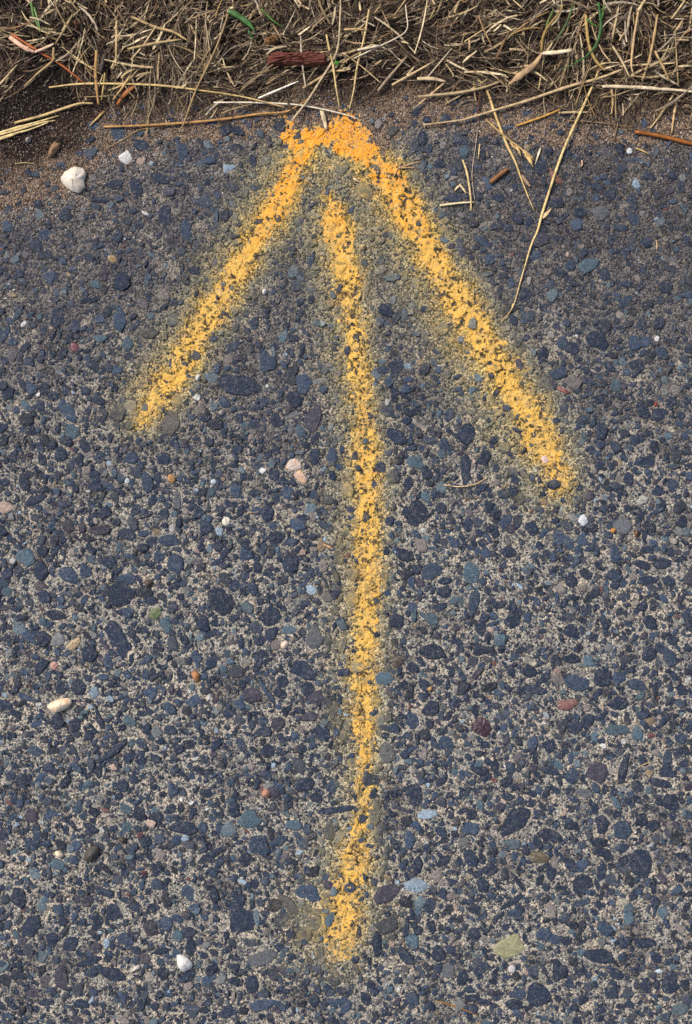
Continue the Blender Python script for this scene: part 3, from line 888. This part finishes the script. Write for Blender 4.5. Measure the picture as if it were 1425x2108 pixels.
def stems(cnt, seed, lo, hi, wlo, whi, pal, zspan, edge=0.0, power=1.5, bend=.9, flatten=.6):
    rng = np.random.default_rng(seed)
    x = rng.uniform(-130, 1550, cnt * 4)
    y = rng.uniform(-150, 275, cnt * 4)
    e = litter_edge(x) + 26 * (vnoise(x, y, 30, 61) - .5) + edge
    dens = smooth(-8, 60, e - y) * (.35 + .65 * smooth(.3, .55, vnoise(x, y, 55, 62))) + .06 * (e - y > -24)
    for (hx, hy, hr, k) in ((110, 165, 48, .8), (625, 165, 45, .55), (800, 200, 60, .8), (690, 100, 40, .4), (60, 120, 40, .4)):
        dens = dens * (1 - k * np.exp(-((x - hx) ** 2 + (y - hy) ** 2) / hr ** 2))
    ok = np.where(rng.random(cnt * 4) < dens)[0][:cnt]
    x, y = x[ok], y[ok]
    cnt = len(x)
    L = lo + (hi - lo) * rng.random(cnt) ** power
    th = np.where(rng.random(cnt) < .7, .8 + 3.2 * (vnoise(x, y, 75, 64) - .5) + rng.normal(0, .3, cnt), rng.uniform(0, np.pi, cnt))
    K = 5
    t = np.linspace(-.5, .5, K)
    curv = rng.normal(0, bend, (cnt, 1))
    ang = th[:, None] + curv * t[None] * 1.2
    step = (L / (K - 1))[:, None]
    dx, dy = np.cos(ang) * step, -np.sin(ang) * step
    px_ = x[:, None] + np.cumsum(dx, 1) - dx.sum(1, keepdims=True) / 2
    py_ = y[:, None] + np.cumsum(dy, 1) - dy.sum(1, keepdims=True) / 2
    lim = litter_edge(px_) + 26
    g = ground_h(px_, np.clip(py_, -400, 400))
    lay = rng.random(cnt)[:, None] ** 1.2
    tilt = rng.normal(0, .002, (cnt, 1)) * np.linspace(-1, 1, K)[None]
    thick = .25 + .75 * smooth(-10, 110, litter_edge(px_) - py_)
    z = g + .0008 + np.abs((zspan[0] + (zspan[1] - zspan[0]) * lay) * thick + tilt * thick)
    wx, wy = px2w(px_, py_)
    C = np.stack([wx, wy, z], -1)
    T = np.gradient(C, axis=1)
    T /= np.linalg.norm(T, axis=-1, keepdims=True)
    side = np.cross(T, np.array([0, 0, 1.0]))
    side /= np.linalg.norm(side, axis=-1, keepdims=True)
    upv = np.cross(side, T)
    wd = rng.uniform(wlo, whi, (cnt, 1)) * S / 2
    tap = np.array([.75, 1, 1, .9, .45])[None]
    r = wd * tap
    fl = flatten
    ring = []
    for a in (0.5, 2.6, 4.71):
        ring.append(C + (side * math.cos(a) + upv * math.sin(a) * fl) * r[..., None])
    V = np.stack(ring, 2).reshape(-1, 3)       # (cnt,K,3,3)
    f = []
    for k in range(K - 1):
        for i in range(3):
            j = (i + 1) % 3
            f.append((k * 3 + i, k * 3 + j, k * 3 + 3 + j, k * 3 + 3 + i))
    F = (np.array(f)[None] + (np.arange(cnt) * K * 3)[:, None, None]).reshape(-1, 4)
    pal = np.array([lin(c) for c in pal])
    c = pal[rng.choice(len(pal), cnt)] * rng.uniform(.7, 1.25, (cnt, 1))
    return V, F, np.repeat(c, K * 3, 0)

CHAFF = [(150, 130, 100), (120, 100, 76), (96, 78, 60), (176, 156, 126), (74, 60, 48), (132, 108, 80)]
parts = [stems(9000, 25, 5, 42, .5, 1.3, [(74, 58, 45), (52, 41, 33), (96, 79, 61), (40, 31, 26), (118, 100, 80)], (0, .013), 12, 1.3, 3.0),
         stems(5200, 26, 3, 13, 1.0, 3.0, CHAFF, (0, .012), 30, 1.4, .8, .35),
         stems(9500, 21, 8, 60, .7, 1.9, [(72, 56, 44), (50, 39, 30), (96, 79, 61), (36, 28, 23), (126, 107, 86), (58, 45, 36), (42, 33, 27)], (0, .009), 6, 1.4, 1.5),
         stems(4600, 22, 15, 100, .9, 2.7, [(140, 118, 90), (112, 92, 68), (160, 140, 110), (70, 55, 42), (134, 120, 102), (80, 62, 47), (50, 39, 31), (56, 44, 35)], (.001, .013), 0, 1.6, .6, .35),
         stems(850, 23, 14, 110, 2.2, 5.2, [(196, 172, 130), (166, 142, 102), (208, 188, 150), (124, 104, 74), (182, 166, 142)], (.003, .015), -14, 1.7, .35, .2)]
V = np.concatenate([p[0] for p in parts])
off = 0
Fs = []
for p in parts:
    Fs.append(p[1] + off)
    off += len(p[0])
add('dead_grass', mesh_np('dead_grass', V, np.concatenate(Fs), np.concatenate([p[2] for p in parts])), MAT_LITTER, None, kind='stuff')

# ------------------------------------------------------------------ single stalks
def catmull(pts, sub=4):
    p = [np.array(q, float) for q in pts]
    if len(p) < 3:
        return [p[0] + (p[1] - p[0]) * t for t in np.linspace(0, 1, sub + 1)]
    p = [2 * p[0] - p[1]] + p + [2 * p[-1] - p[-2]]
    out = []
    for i in range(1, len(p) - 2):
        for t in np.linspace(0, 1, sub, endpoint=False):
            a, b, c_, d_ = p[i - 1:i + 3]
            out.append(.5 * (2 * b + (c_ - a) * t + (2 * a - 5 * b + 4 * c_ - d_) * t * t + (3 * b - a - 3 * c_ + d_) * t ** 3))
    out.append(p[-2])
    return out

def stalk_mesh(name, pts, width, lift=0.0, taper=(.8, .6), sides=6, flat=.75, belly=0.0, arch=0.0, seed=0, nodes=True):
    """pts photo pixels; width in photo pixels; the stalk rests on the litter or the road"""
    r = random.Random(seed)
    q = catmull(pts)
    n = len(q)
    zz = np.array([max(float(litter_z(a[0], a[1])), gh(a[0], a[1]) + .0012) for a in q])
    k = max(1, n // 5)
    sm = np.array([zz[max(0, i - k):i + k + 1].mean() for i in range(n)])
    zz = np.maximum(sm, zz - .002) + width * S * .5 * flat + lift
    zz = zz + arch * np.sin(np.linspace(0, math.pi, n))
    C = np.array([P(a[0], a[1], z) for a, z in zip(q, zz)])
    base = C[0].copy()
    base[2] = zz.min()
    T = np.gradient(C, axis=0)
    T /= np.linalg.norm(T, axis=1, keepdims=True) + 1e-12
    side = np.cross(T, [0, 0, 1.0]); side /= np.linalg.norm(side, axis=1, keepdims=True) + 1e-12
    upv = np.cross(side, T)
    t = np.linspace(0, 1, n)
    rad = width * S / 2 * (taper[0] + (1 - taper[0]) * np.minimum(1, t * 5)) * (1 - (1 - taper[1]) * smooth(.45, 1, t)) * (1 + belly * np.sin(np.pi * t))
    rad = rad * np.array([1 + r.uniform(-.08, .08) for _ in range(n)])
    if nodes and n > 8:
        kn = r.randrange(3, n - 3)
        rad[kn] *= 1.22
    V = []
    for i in range(n):
        for s_ in range(sides):
            a = s_ * 2 * math.pi / sides
            V.append(C[i] + (side[i] * math.cos(a) + upv[i] * math.sin(a) * flat) * rad[i])
    f = []
    for i in range(n - 1):
        for s_ in range(sides):
            j = (s_ + 1) % sides
            f.append((i * sides + s_, i * sides + j, (i + 1) * sides + j, (i + 1) * sides + s_))
    V = np.array(V)
    m = bpy.data.meshes.new(name)
    m.from_pydata((V - base).tolist(), [], f + [tuple(range(sides - 1, -1, -1)), tuple(range((n - 1) * sides, n * sides))])
    m.polygons.foreach_set('use_smooth', [True] * len(m.polygons))
    m.update()
    return m, base

def stalk(pts, width, col, label, name='straw', cat='straw', group=None, mat=None, parent=None, **kw):
    m, base = stalk_mesh(name, pts, width, **kw)
    o = add(name, m, mat or MAT_STRAW, None)
    if parent is None:
        o.location = base
        o['label'] = label; o['category'] = cat
        if group:
            o['group'] = group
    else:
        o.parent = parent
        o.location = Vector(base) - parent.location
        if label:
            o['label'] = label
    setcol(o, col, .06)
    return o

G1 = 'long straws lying across the verge'
G2 = 'straws lying on the asphalt'
PALE_S, TAN_S, GOLD_S, GREY_S, WHITE_S, BROWN_S = (206, 180, 128), (176, 150, 104), (190, 150, 88), (164, 146, 118), (222, 208, 182), (122, 90, 56)
def S1(pts, w_, col, label, **kw):
    return stalk(pts, w_, col, label, group=G1, seed=len(label) * 7 + int(pts[0][0]), **kw)
def S2(pts, w_, col, label, **kw):
    return stalk(pts, w_, col, label, group=G2, seed=len(label) * 7 + int(pts[0][0]), **kw)

S1([(101, 180), (150, 174), (199, 172), (296, 174), (350, 178), (404, 185), (470, 194), (530, 206), (586, 221)], 4.6, (208, 178, 118), 'long pale straw curving flat across the litter above the white stone', lift=.003)
S1([(440, 211), (520, 211), (605, 215), (655, 223), (700, 233), (739, 245)], 3.8, WHITE_S, 'whitish thin straw whose end lies above the orange arrow tip', lift=.002)
S1([(214, 261), (303, 258), (404, 251), (470, 244), (537, 234), (585, 231), (611, 219), (632, 205)], 5.2, (176, 132, 78), 'long brown straw bending up along the asphalt edge left of the arrow tip', lift=.001)
S1([(600, 249), (632, 209), (659, 167), (685, 125), (696, 98), (699, 64), (701, 20), (702, -20)], 4.6, (186, 164, 130), 'long curved straw rising past the dark red bark piece to the top edge', lift=.004)
S1([(1282, 143), (1231, 162), (1181, 175), (1130, 192), (1080, 209), (1029, 224), (979, 239), (945, 248), (871, 257)], 6.4, (184, 158, 118), 'thick pale stalk slanting along the edge of the verge on the right', lift=.002)
S1([(861, 199), (905, 195), (950, 190), (996, 180), (1030, 168)], 6.5, (170, 148, 112), 'stout dull straw lying level above the thick slanting stalk', lift=.003)
S1([(1240, 178), (1268, 178), (1316, 180), (1360, 183), (1400, 186), (1440, 190)], 7.2, (210, 190, 156), 'broad whitish straw lying level at the right edge of the verge', lift=.004, flat=.4)
S1([(1063, 259), (1090, 250), (1113, 242), (1140, 231), (1167, 219)], 4.6, (196, 148, 72), 'short golden straw below the thick slanting stalk')
S1([(1392, 186), (1363, 232), (1339, 264)], 4.4, PALE_S, 'short straight straw above the brown twig at the right')
S1([(1397, 190), (1392, 215), (1388, 236), (1383, 274)], 5.6, (206, 170, 120), 'straw standing upright in view just above the end of the brown twig')
S1([(30, 253), (84, 239), (135, 222), (165, 213), (192, 213)], 6.0, (192, 164, 112), 'bent straw above the pale bundle at the left edge', lift=.001)
for pts, w_, which in (([(-20, 279), (30, 264), (67, 254), (121, 238)], 5.0, 'uppermost'), ([(-20, 283), (30, 269), (84, 253), (114, 248)], 4.6, 'middle'), ([(-20, 290), (30, 275), (60, 267), (100, 252)], 4.4, 'lowest')):
    stalk(list(pts), w_, (212, 188, 132), which + ' of three pale straws bundled at the left edge of the sand', group='bundle of pale cut straws', seed=int(w_ * 10))
S1([(-15, 292), (15, 282), (42, 272)], 4.8, (204, 176, 118), 'shortest straw below the pale bundle at the left edge')
S1([(199, 104), (198, 128), (197, 152), (200, 189), (203, 215)], 7.2, (176, 136, 86), 'stout upright tan stalk crossing the long curved straw on the left', lift=.002)
S1([(280, 175), (256, 195), (241, 216)], 9, (164, 96, 40), 'rusty orange strip of stalk right of the stout upright stalk', flat=.4, lift=.002)
S1([(269, 155), (249, 185), (232, 205)], 4.6, (190, 156, 100), 'short tan straw beside the rusty orange strip', lift=.003)
S1([(216, 150), (213, 180), (209, 206)], 4, (176, 152, 96), 'thin short straw right beside the stout upright stalk', lift=.003)
S1([(240, 37), (240, 84), (239, 135)], 5, (186, 160, 112), 'straight upright straw near the top left above the rusty strip', lift=.003)
S1([(473, 20), (451, 84), (428, 135), (404, 185), (391, 219), (380, 251), (372, 266)], 4.2, (150, 124, 84), 'long dull straw steeply slanting across the litter left of centre', lift=.005)
S1([(270, 34), (320, 56), (357, 66), (387, 84)], 6, (178, 150, 104), 'thick straw slanting down to the right under the top edge', lift=.003)
S1([(263, 101), (320, 89), (374, 81)], 6, (168, 144, 100), 'thick straw lying nearly level below the top slanting straw', lift=.003)
S1([(150, 30), (135, 57), (114, 91)], 5, (152, 130, 88), 'straw leaning down left of the upright top straw', lift=.003)
S1([(111, 98), (110, 112), (109, 125), (77, 152), (50, 178)], 6, (160, 132, 90), 'bent stalk folded above the bare dark soil on the left', lift=.003)
S1([(215, 229), (185, 259)], 4.4, (190, 156, 98), 'short straw poking down onto the sand below the upright stalk')
S1([(337, 261), (310, 264), (286, 268), (252, 288), (215, 308)], 2.4, (150, 124, 84), 'thin brown blade trailing down onto the asphalt from the brown straw')
S1([(24, 70), (67, 98), (88, 111), (128, 135), (172, 170)], 5, (176, 96, 50), 'orange red stem slanting across the dark soil at the left', lift=.002)
S1([(20, 76), (50, 98), (72, 107)], 10, (216, 172, 144), 'broad pinkish dry leaf beside the orange red stem', flat=.3, lift=.003)
S1([(72, 107), (92, 99), (111, 90)], 6, (200, 168, 140), 'short pinkish leaf end crossing the orange red stem', flat=.3, lift=.004)
S1([(532, 202), (575, 184), (615, 167)], 4.2, (236, 226, 206), 'short bright white straw above the end of the curved pale straw', lift=.004)
S1([(672, 71), (679, 105), (686, 135), (692, 180), (699, 221)], 4.4, (204, 178, 122), 'straight yellowish straw crossing the end of the red bark', lift=.005)
S1([(760, 20), (750, 77), (736, 135), (728, 189), (719, 225)], 4.4, (196, 170, 118), 'steep straw right of the red bark ending on bare sand', lift=.004)
S1([(729, 120), (773, 99), (824, 74), (839, 57), (837, 30), (835, 10)], 3, (222, 206, 178), 'thin whitish straw hooked upward near the top centre', lift=.005)
S1([(736, 103), (782, 94)], 5.4, (226, 208, 178), 'short thick white straw piece on the hooked thin straw', lift=.006)
S1([(807, 175), (847, 153), (894, 126)], 5, (206, 178, 130), 'straight pale straw lying on the litter above bare sand', lift=.004)
S1([(778, 187), (807, 152), (839, 115)], 6, (150, 132, 106), 'greyish stalk left of the straight pale straw', lift=.003)
S1([(662, 226), (668, 248), (672, 266)], 10, (206, 184, 148), 'broad split straw stub poking onto the orange paint at the arrow tip', flat=.4, lift=.001)
S1([(859, 162), (890, 162), (918, 168)], 8, (196, 172, 136), 'frayed pale straw piece left of the thick slanting stalk', flat=.4, lift=.003)
S1([(918, 168), (890, 192), (857, 219)], 4, (190, 160, 118), 'straw running down left from the frayed straw piece', lift=.002)
S1([(708, 61), (730, 60), (752, 61)], 4.4, (192, 160, 110), 'short level straw below the top edge near the centre', lift=.004)
S1([(684, 147), (705, 145), (722, 142)], 5, (204, 172, 120), 'short level straw right of the red bark', lift=.003)
S1([(1092, 142), (1112, 155), (1128, 168)], 4.5, (206, 184, 140), 'short straw under the folded leaf pointing down right', lift=.003)
S1([(1046, 175), (1076, 152), (1100, 133), (1115, 112)], 11, (176, 142, 104), 'broad brown dry leaf folded at its top on the right', flat=.3, lift=.006, taper=(.2, .5), belly=.3)
S1([(1113, 110), (1134, 109), (1161, 106), (1178, 103)], 8.5, (228, 206, 170), 'cream coloured leaf pointing right from the folded brown leaf', flat=.4, lift=.007, taper=(.6, .9))
S1([(1115, 108), (1117, 81), (1127, 57), (1147, 32), (1160, 10)], 5.5, (150, 122, 66), 'olive brown stem rising from the folded leaf to the top edge', lift=.007)
S1([(1206, 30), (1211, 84), (1221, 115), (1235, 135), (1246, 145)], 7, (178, 146, 86), 'curved ochre stem ending above the long straw at the right', lift=.004)
S1([(1258, 90), (1280, 125), (1297, 160)], 5, (190, 168, 128), 'pale straight straw right of the curved ochre stem', lift=.004)
S1([(1314, 25), (1305, 80), (1300, 130), (1303, 150)], 5, (184, 154, 114), 'upright straw near the top right corner', lift=.006)
S1([(1354, 30), (1345, 85), (1335, 130), (1322, 165)], 5, (170, 140, 96), 'upright tan straw rightmost under the top edge', lift=.005)
S1([(1348, 105), (1364, 135), (1378, 165)], 5.5, (180, 150, 104), 'short straw slanting down at the far right of the verge', lift=.004)
S1([(1258, 178), (1262, 205), (1259, 235)], 5, (196, 164, 116), 'short upright straw below the broad whitish straw', lift=.002)
S1([(1290, 218), (1275, 245), (1264, 290)], 4.4, (120, 98, 76), 'dull brown stalk dipping from the litter onto the asphalt', lift=0)
S1([(1150, 232), (1185, 231), (1218, 231)], 5, (192, 166, 126), 'level straw crossing the long straw on the right', lift=.001)
S1([(1170, 249), (1210, 250), (1245, 254), (1310, 262)], 3, (140, 112, 84), 'thin brown level straw lowest in the right litter', lift=0)
S1([(953, 129), (965, 118), (982, 105)], 5, (214, 190, 148), 'short cream straw left of the folded brown leaf', lift=.004)
S1([(966, 80), (967, 92), (966, 104)], 4, (196, 160, 116), 'tiny upright straw left of the short cream straw', lift=.004)
S1([(1016, 65), (1025, 58), (1032, 50)], 4, (214, 194, 152), 'tiny cream straw near the top edge right of centre', lift=.005)
S1([(1037, 52), (1047, 58), (1055, 64)], 5, (218, 200, 160), 'tiny stout cream straw right of another tiny cream straw', lift=.005)
S1([(985, 32), (998, 65), (1014, 97)], 3.4, (160, 126, 88), 'thin brown straw leaning down from the top edge right of centre', lift=.005)
# straws on the asphalt
S2([(1243, 120), (1225, 165), (1201, 219), (1167, 293), (1144, 354), (1117, 438), (1107, 475), (1093, 507), (1073, 575), (1056, 632), (1031, 663)], 5.4, (212, 184, 124), 'very long straight straw reaching from the verge far down the asphalt', lift=.0008, taper=(.6, .3))
S2([(1056, 625), (1052, 640), (1046, 650)], 2.4, (200, 176, 120), 'tiny split fibre at the lower tip of the very long straw')
S2([(1117, 450), (1126, 440), (1135, 430)], 8, (216, 186, 136), 'short pale husk lying beside the very long straw', flat=.4, taper=(.3, .4))
sh = add('seed_stalk', None, None, None, label='dry grass stalk with bent top and thin tail left of the very long straw', category='straw', group=G2)
sh.location = P(996, 173, .004)
stalk([(982, 164), (996, 173), (1006, 195), (1022, 242), (1043, 296), (1061, 333), (1073, 367), (1086, 401), (1100, 434)], 5.6, (200, 170, 112), None, name='stem', parent=sh, lift=.0008, taper=(.7, .35))
stalk([(1055, 320), (1063, 340), (1068, 352)], 3, (206, 176, 120), None, name='leaf_sheath', parent=sh, lift=.001)
sp_ = add('seed_spray', None, None, None, label='feathery dry grass seed spray crossing the bent stalk', category='seed spray', group=G2)
sp_.location = P(1001, 248, .004)
stalk([(1001, 246), (1022, 266), (1046, 286), (1073, 306), (1100, 330)], 5, (188, 156, 104), None, name='stem', parent=sp_, lift=.0024, taper=(.7, .4))
for a in ([(1060, 298), (1068, 310), (1073, 322)], [(1080, 318), (1090, 330), (1098, 344)], [(1072, 306), (1086, 316), (1100, 326)], [(1050, 290), (1056, 300), (1062, 308)], [(1076, 312), (1088, 322), (1097, 336)]):
    stalk(a, 4, (200, 168, 112), None, name='spikelet', parent=sp_, lift=.0022, taper=(.5, .3), belly=.5, flat=.5)
S2([(953, 330), (962, 357), (969, 404), (970, 434)], 4.8, (206, 180, 128), 'straw lying upright in the picture left of the bent stalk, crossed by another')
S2([(905, 423), (945, 418), (977, 416)], 4.4, (220, 200, 156), 'short level straw crossing the foot of another straw on the asphalt', lift=.001)
S2([(946, 380), (953, 388), (960, 398)], 4.6, (218, 196, 150), 'tiny cream straw left of the upright straw on the asphalt')
S2([(936, 392), (944, 384), (950, 378)], 4, (210, 186, 140), 'tiny straw meeting the tiny cream straw at an angle', lift=.0005)
S2([(1113, 305), (1108, 320), (1102, 338)], 4, (230, 214, 178), 'short whitish straw right of the feathery seed spray')
S2([(988, 296), (985, 328)], 3.4, (206, 180, 130), 'short thin straw left of the feathery seed spray')
S2([(1309, 305), (1322, 310), (1336, 317)], 3.6, (192, 164, 104), 'short curved yellow straw below the brown twig')
S2([(989, 192), (985, 222), (982, 249)], 3.4, (92, 50, 38), 'thin dark red stem crossing the verge edge left of the bent stalk', lift=.002)
S2([(984, 262), (979, 303), (972, 357), (976, 400), (978, 414)], 1.8, (168, 150, 128), 'hair thin grey fibre running down beside the upright straw')
S2([(810, 365), (820, 347), (840, 340), (867, 332)], 2.8, (186, 148, 108), 'thin bent straw beside the upper right barb')
S2([(826, 346), (840, 345), (856, 346)], 2.6, (190, 152, 108), 'small straw under the thin bent one by the right barb')
S2([(913, 998), (945, 1002), (975, 998), (992, 990), (1004, 980)], 2.6, (196, 170, 128), 'thin curved straw alone on the asphalt between shaft and right barb')
S2([(665, 1121), (676, 1125), (687, 1131)], 5, (206, 160, 116), 'small husk left of the middle of the shaft', taper=(.3, .3), flat=.5)
S2([(727, 367), (734, 371), (741, 375)], 5, (212, 186, 150), 'small pale husk under the arrow tip', taper=(.4, .3), flat=.5)
S2([(735, 618), (741, 610), (743, 604)], 3.6, (196, 174, 120), 'tiny pale straw on the right side of the upper shaft')
S2([(508, 1057), (522, 1055), (534, 1053)], 1.6, (178, 150, 104), 'hair thin short fibre left of the shaft')
S2([(896, 2060), (922, 2067), (955, 2078), (985, 2092)], 3, (150, 104, 44), 'thin brown stalk lying at the bottom edge')
S2([(1351, 494), (1353, 506), (1352, 514)], 2.6, (206, 170, 130), 'tiny straw near the right edge of the asphalt')
S2([(30, 337), (55, 335), (76, 339)], 2.0, (176, 150, 108), 'hair thin straw on the sand left of the white stone')
S2([(1198, 330), (1199, 338), (1196, 343)], 3, (206, 160, 130), 'tiny pinkish straw right of the very long straw')
S2([(1318, 1577), (1330, 1572), (1342, 1566)], 1.6, (190, 158, 96), 'hair thin golden fibre on the lower right asphalt')
stalk([(1307, 271), (1349, 278), (1393, 288), (1440, 300)], 8.5, (140, 84, 34), 'glossy brown twig on the asphalt edge at the far right', name='twig', cat='twig', taper=(.9, .95))
stalk([(206, 150), (213, 125), (216, 112)], 11, (66, 54, 46), 'dark weathered stick piece beside the stout upright stalk', name='stick', cat='stick', flat=.7, taper=(.8, .8))
stalk([(1009, 376), (1028, 361), (1046, 347)], 10.5, (122, 84, 50), 'short rough brown stick left of the reddish wedge stone', name='stick', cat='stick', taper=(.9, .7))
stalk([(1074, 360), (1084, 375), (1092, 384)], 8, (164, 134, 110), 'small pale wood chip beside the bent stalk', name='wood_chip', cat='wood chip', flat=.5, taper=(.5, .6))

# bark, chips
def slab(name, poly, hgt, col, label, cat, lift=.0, seed=0):
    c = np.mean(poly, 0)
    return rock(name, poly, hgt, float(litter_z(c[0], c[1])) - .003 + lift, MAT_BARK, col, None, 'flat', seed, .14, label=label, category=cat)
mb = M('bark')
cb = mb.src(True)
wv = mb.n('ShaderNodeTexWave', wave_type='BANDS', bands_direction='Y')
mb.link(mb.pos, wv.inputs['Vector'])
wv.inputs['Scale'].default_value = 130; wv.inputs['Distortion'].default_value = 6; wv.inputs['Detail'].default_value = 3
cb = mb.mul(cb, mb.ramp(wv.outputs[1], [(0.1, .45), (.6, 1.0)]))
mb.base(mb.mul(cb, mb.ramp(mb.noise(300, 4, .7), [(0.3, .5), (.6, 1.0)])))
mb.b.inputs['Roughness'].default_value = .8
mb.bump(wv.outputs[1], .0012, .8)
MAT_BARK = mb.m
slab('bark_piece', outline([(240, 400), (248, 352), (300, 346), (400, 352), (500, 346), (600, 352), (607, 385), (603, 422), (450, 426), (300, 420), (245, 428)], 470, 0), .005, (116, 56, 40), 'dark red bark piece lying in the litter above the arrow tip', 'bark', .005, 3)
slab('wood_chip', outline([(228, 275), (300, 248), (315, 285), (250, 308), (235, 300)], 470, 0), .005, (176, 128, 78), 'small orange brown wood chip above the red bark piece', 'wood chip', .006, 4)
slab('leaf_scrap', outline([(1090, 505), (1120, 500), (1130, 525), (1105, 545), (1090, 525)], 470, 0), .003, (132, 98, 62), 'small brown leaf scrap on the sand below the straight pale straw', 'leaf', .002, 5)
slab('leaf_scrap', outline([(475, 185), (500, 165), (515, 195), (495, 225)], 0, 0), .003, (112, 70, 48), 'small reddish leaf scrap near the top left green blades', 'leaf', .007, 6)

# green growth
def tuft(label, blades, cat='grass'):
    p0 = blades[0][0][0]
    r_ = add('grass_tuft', None, None, None, label=label, category=cat, group='green grass at the top edge')
    r_.location = P(p0[0], p0[1], float(litter_z(*p0)))
    for pts, w_, col in blades:
        stalk(pts, w_, col, None, name='blade', parent=r_, mat=MAT_GREEN, lift=.006, flat=.35, taper=(.9, .2), nodes=False, seed=int(w_ * 10))
tuft('two narrow green grass blades at the top left', [([(64, 5), (69, 32), (76, 47), (82, 68)], 5, (78, 116, 52)), ([(70, 15), (78, 40), (84, 66)], 3.5, (98, 130, 64))])
tuft('broad green grass leaves hanging from the top edge near the centre', [([(470, 22), (490, 32), (507, 44), (519, 56), (525, 68)], 13, (66, 104, 52)), ([(512, 62), (516, 72), (523, 83)], 6, (52, 90, 44)), ([(538, 18), (551, 32), (568, 47), (586, 56)], 4, (78, 116, 44))])
tuft('long dark green blade curving down to the left at the top right', [([(1232, 5), (1236, 32), (1237, 60), (1228, 91), (1208, 115), (1181, 131), (1150, 146)], 6, (52, 92, 42)), ([(1208, 38), (1220, 50), (1236, 54)], 4.5, (70, 112, 44)), ([(1244, 10), (1240, 35), (1237, 52)], 4, (74, 118, 50))])
tuft('dim olive green stem leaning right of the folded brown leaf', [([(1180, 10), (1168, 45), (1150, 75), (1140, 84)], 5, (66, 84, 40)), ([(1140, 20), (1128, 45), (1121, 70)], 5, (84, 100, 46))])
tuft('tiny bright green seedling beside the end of the red bark', [([(689, 127), (694, 129), (698, 132)], 7, (70, 124, 44)), ([(692, 133), (696, 129), (699, 126)], 6, (80, 134, 50))], 'seedling')

# many alike verge straws
GV = 'dry straws tangled in the verge litter'
TINTS = [('pale', PALE_S), ('tan', TAN_S), ('tan', (150, 126, 88)), ('greyish', GREY_S), ('greyish', (136, 120, 100)), ('golden', (158, 124, 74)), ('brown', BROWN_S), ('brown', (106, 82, 56)), ('dark', (84, 66, 48)), ('dark', (70, 56, 44))]
MARKS = [(70, 60, 'the two green blades'), (125, 140, 'the orange red stem'), (200, 150, 'the stout upright tan stalk'), (258, 190, 'the rusty orange strip'), (320, 70, 'the top slanting straw'),
         (430, 130, 'the long dull steep straw'), (505, 50, 'the broad green leaves'), (560, 95, 'the orange brown wood chip'), (612, 130, 'the red bark piece'), (695, 60, 'the bright green seedling'),
         (790, 90, 'the hooked whitish straw'), (850, 150, 'the straight pale straw over sand'), (930, 165, 'the frayed straw piece'), (985, 70, 'the thin straw under the top edge'),
         (1080, 150, 'the folded brown leaf'), (1125, 60, 'the olive brown stem'), (1220, 95, 'the curved ochre stem'), (1300, 100, 'the top right upright straw'), (1310, 180, 'the broad whitish straw'), (1370, 130, 'the far right slanting straw')]
def verge_label(x, y, L, th, cname):
    mx, my, what = min(MARKS, key=lambda q: math.hypot(q[0] - x, q[1] - y))
    dx, dy = x - mx, y - my
    side = ('right of' if dx > 0 else 'left of') if abs(dx) > abs(dy) else ('below' if dy > 0 else 'above')
    size = 'short' if L < 45 else 'long' if L > 80 else 'middling'
    a = math.degrees(th) % 180
    lie = 'level' if a < 22 or a > 158 else 'upright' if 68 < a < 112 else 'rising right' if a < 90 else 'rising left'
    return f'{size} {cname} straw {lie}, in litter {side} {what}'
rv = random.Random(99)
n_s = 0
protos = []
while n_s < 170:
    x, y = rv.uniform(-100, 1530), rv.uniform(-120, 240)
    if y > float(litter_edge(x)) - 12 or (690 < x < 900 and y > 140):
        continue
    L = 25 + 95 * rv.random() ** 1.6
    th = rv.gauss(.9, .6) if rv.random() < .55 else rv.uniform(0, math.pi)
    bd = rv.gauss(0, .25)
    pts = []
    for t in (-.5, -.17, .17, .5):
        a = th + bd * t
        pts.append((x + math.cos(a) * L * t + bd * 12 * t * t, y - math.sin(a) * L * t))
    if max(p[1] for p in pts) > float(litter_edge(x)) + 20:
        continue
    cname, crgb = rv.choice(TINTS)
    m, base = stalk_mesh('straw', pts, rv.uniform(2.0, 4.4), lift=rv.uniform(.001, .006), sides=5, flat=rv.choice((.3, .5)), seed=n_s, taper=(.8, .5))
    o = add('straw', m, MAT_STRAW, None, label=verge_label(x, y, L, th, cname), category='straw', group=GV)
    o.location = base
    setcol(o, crgb, .1)
    n_s += 1
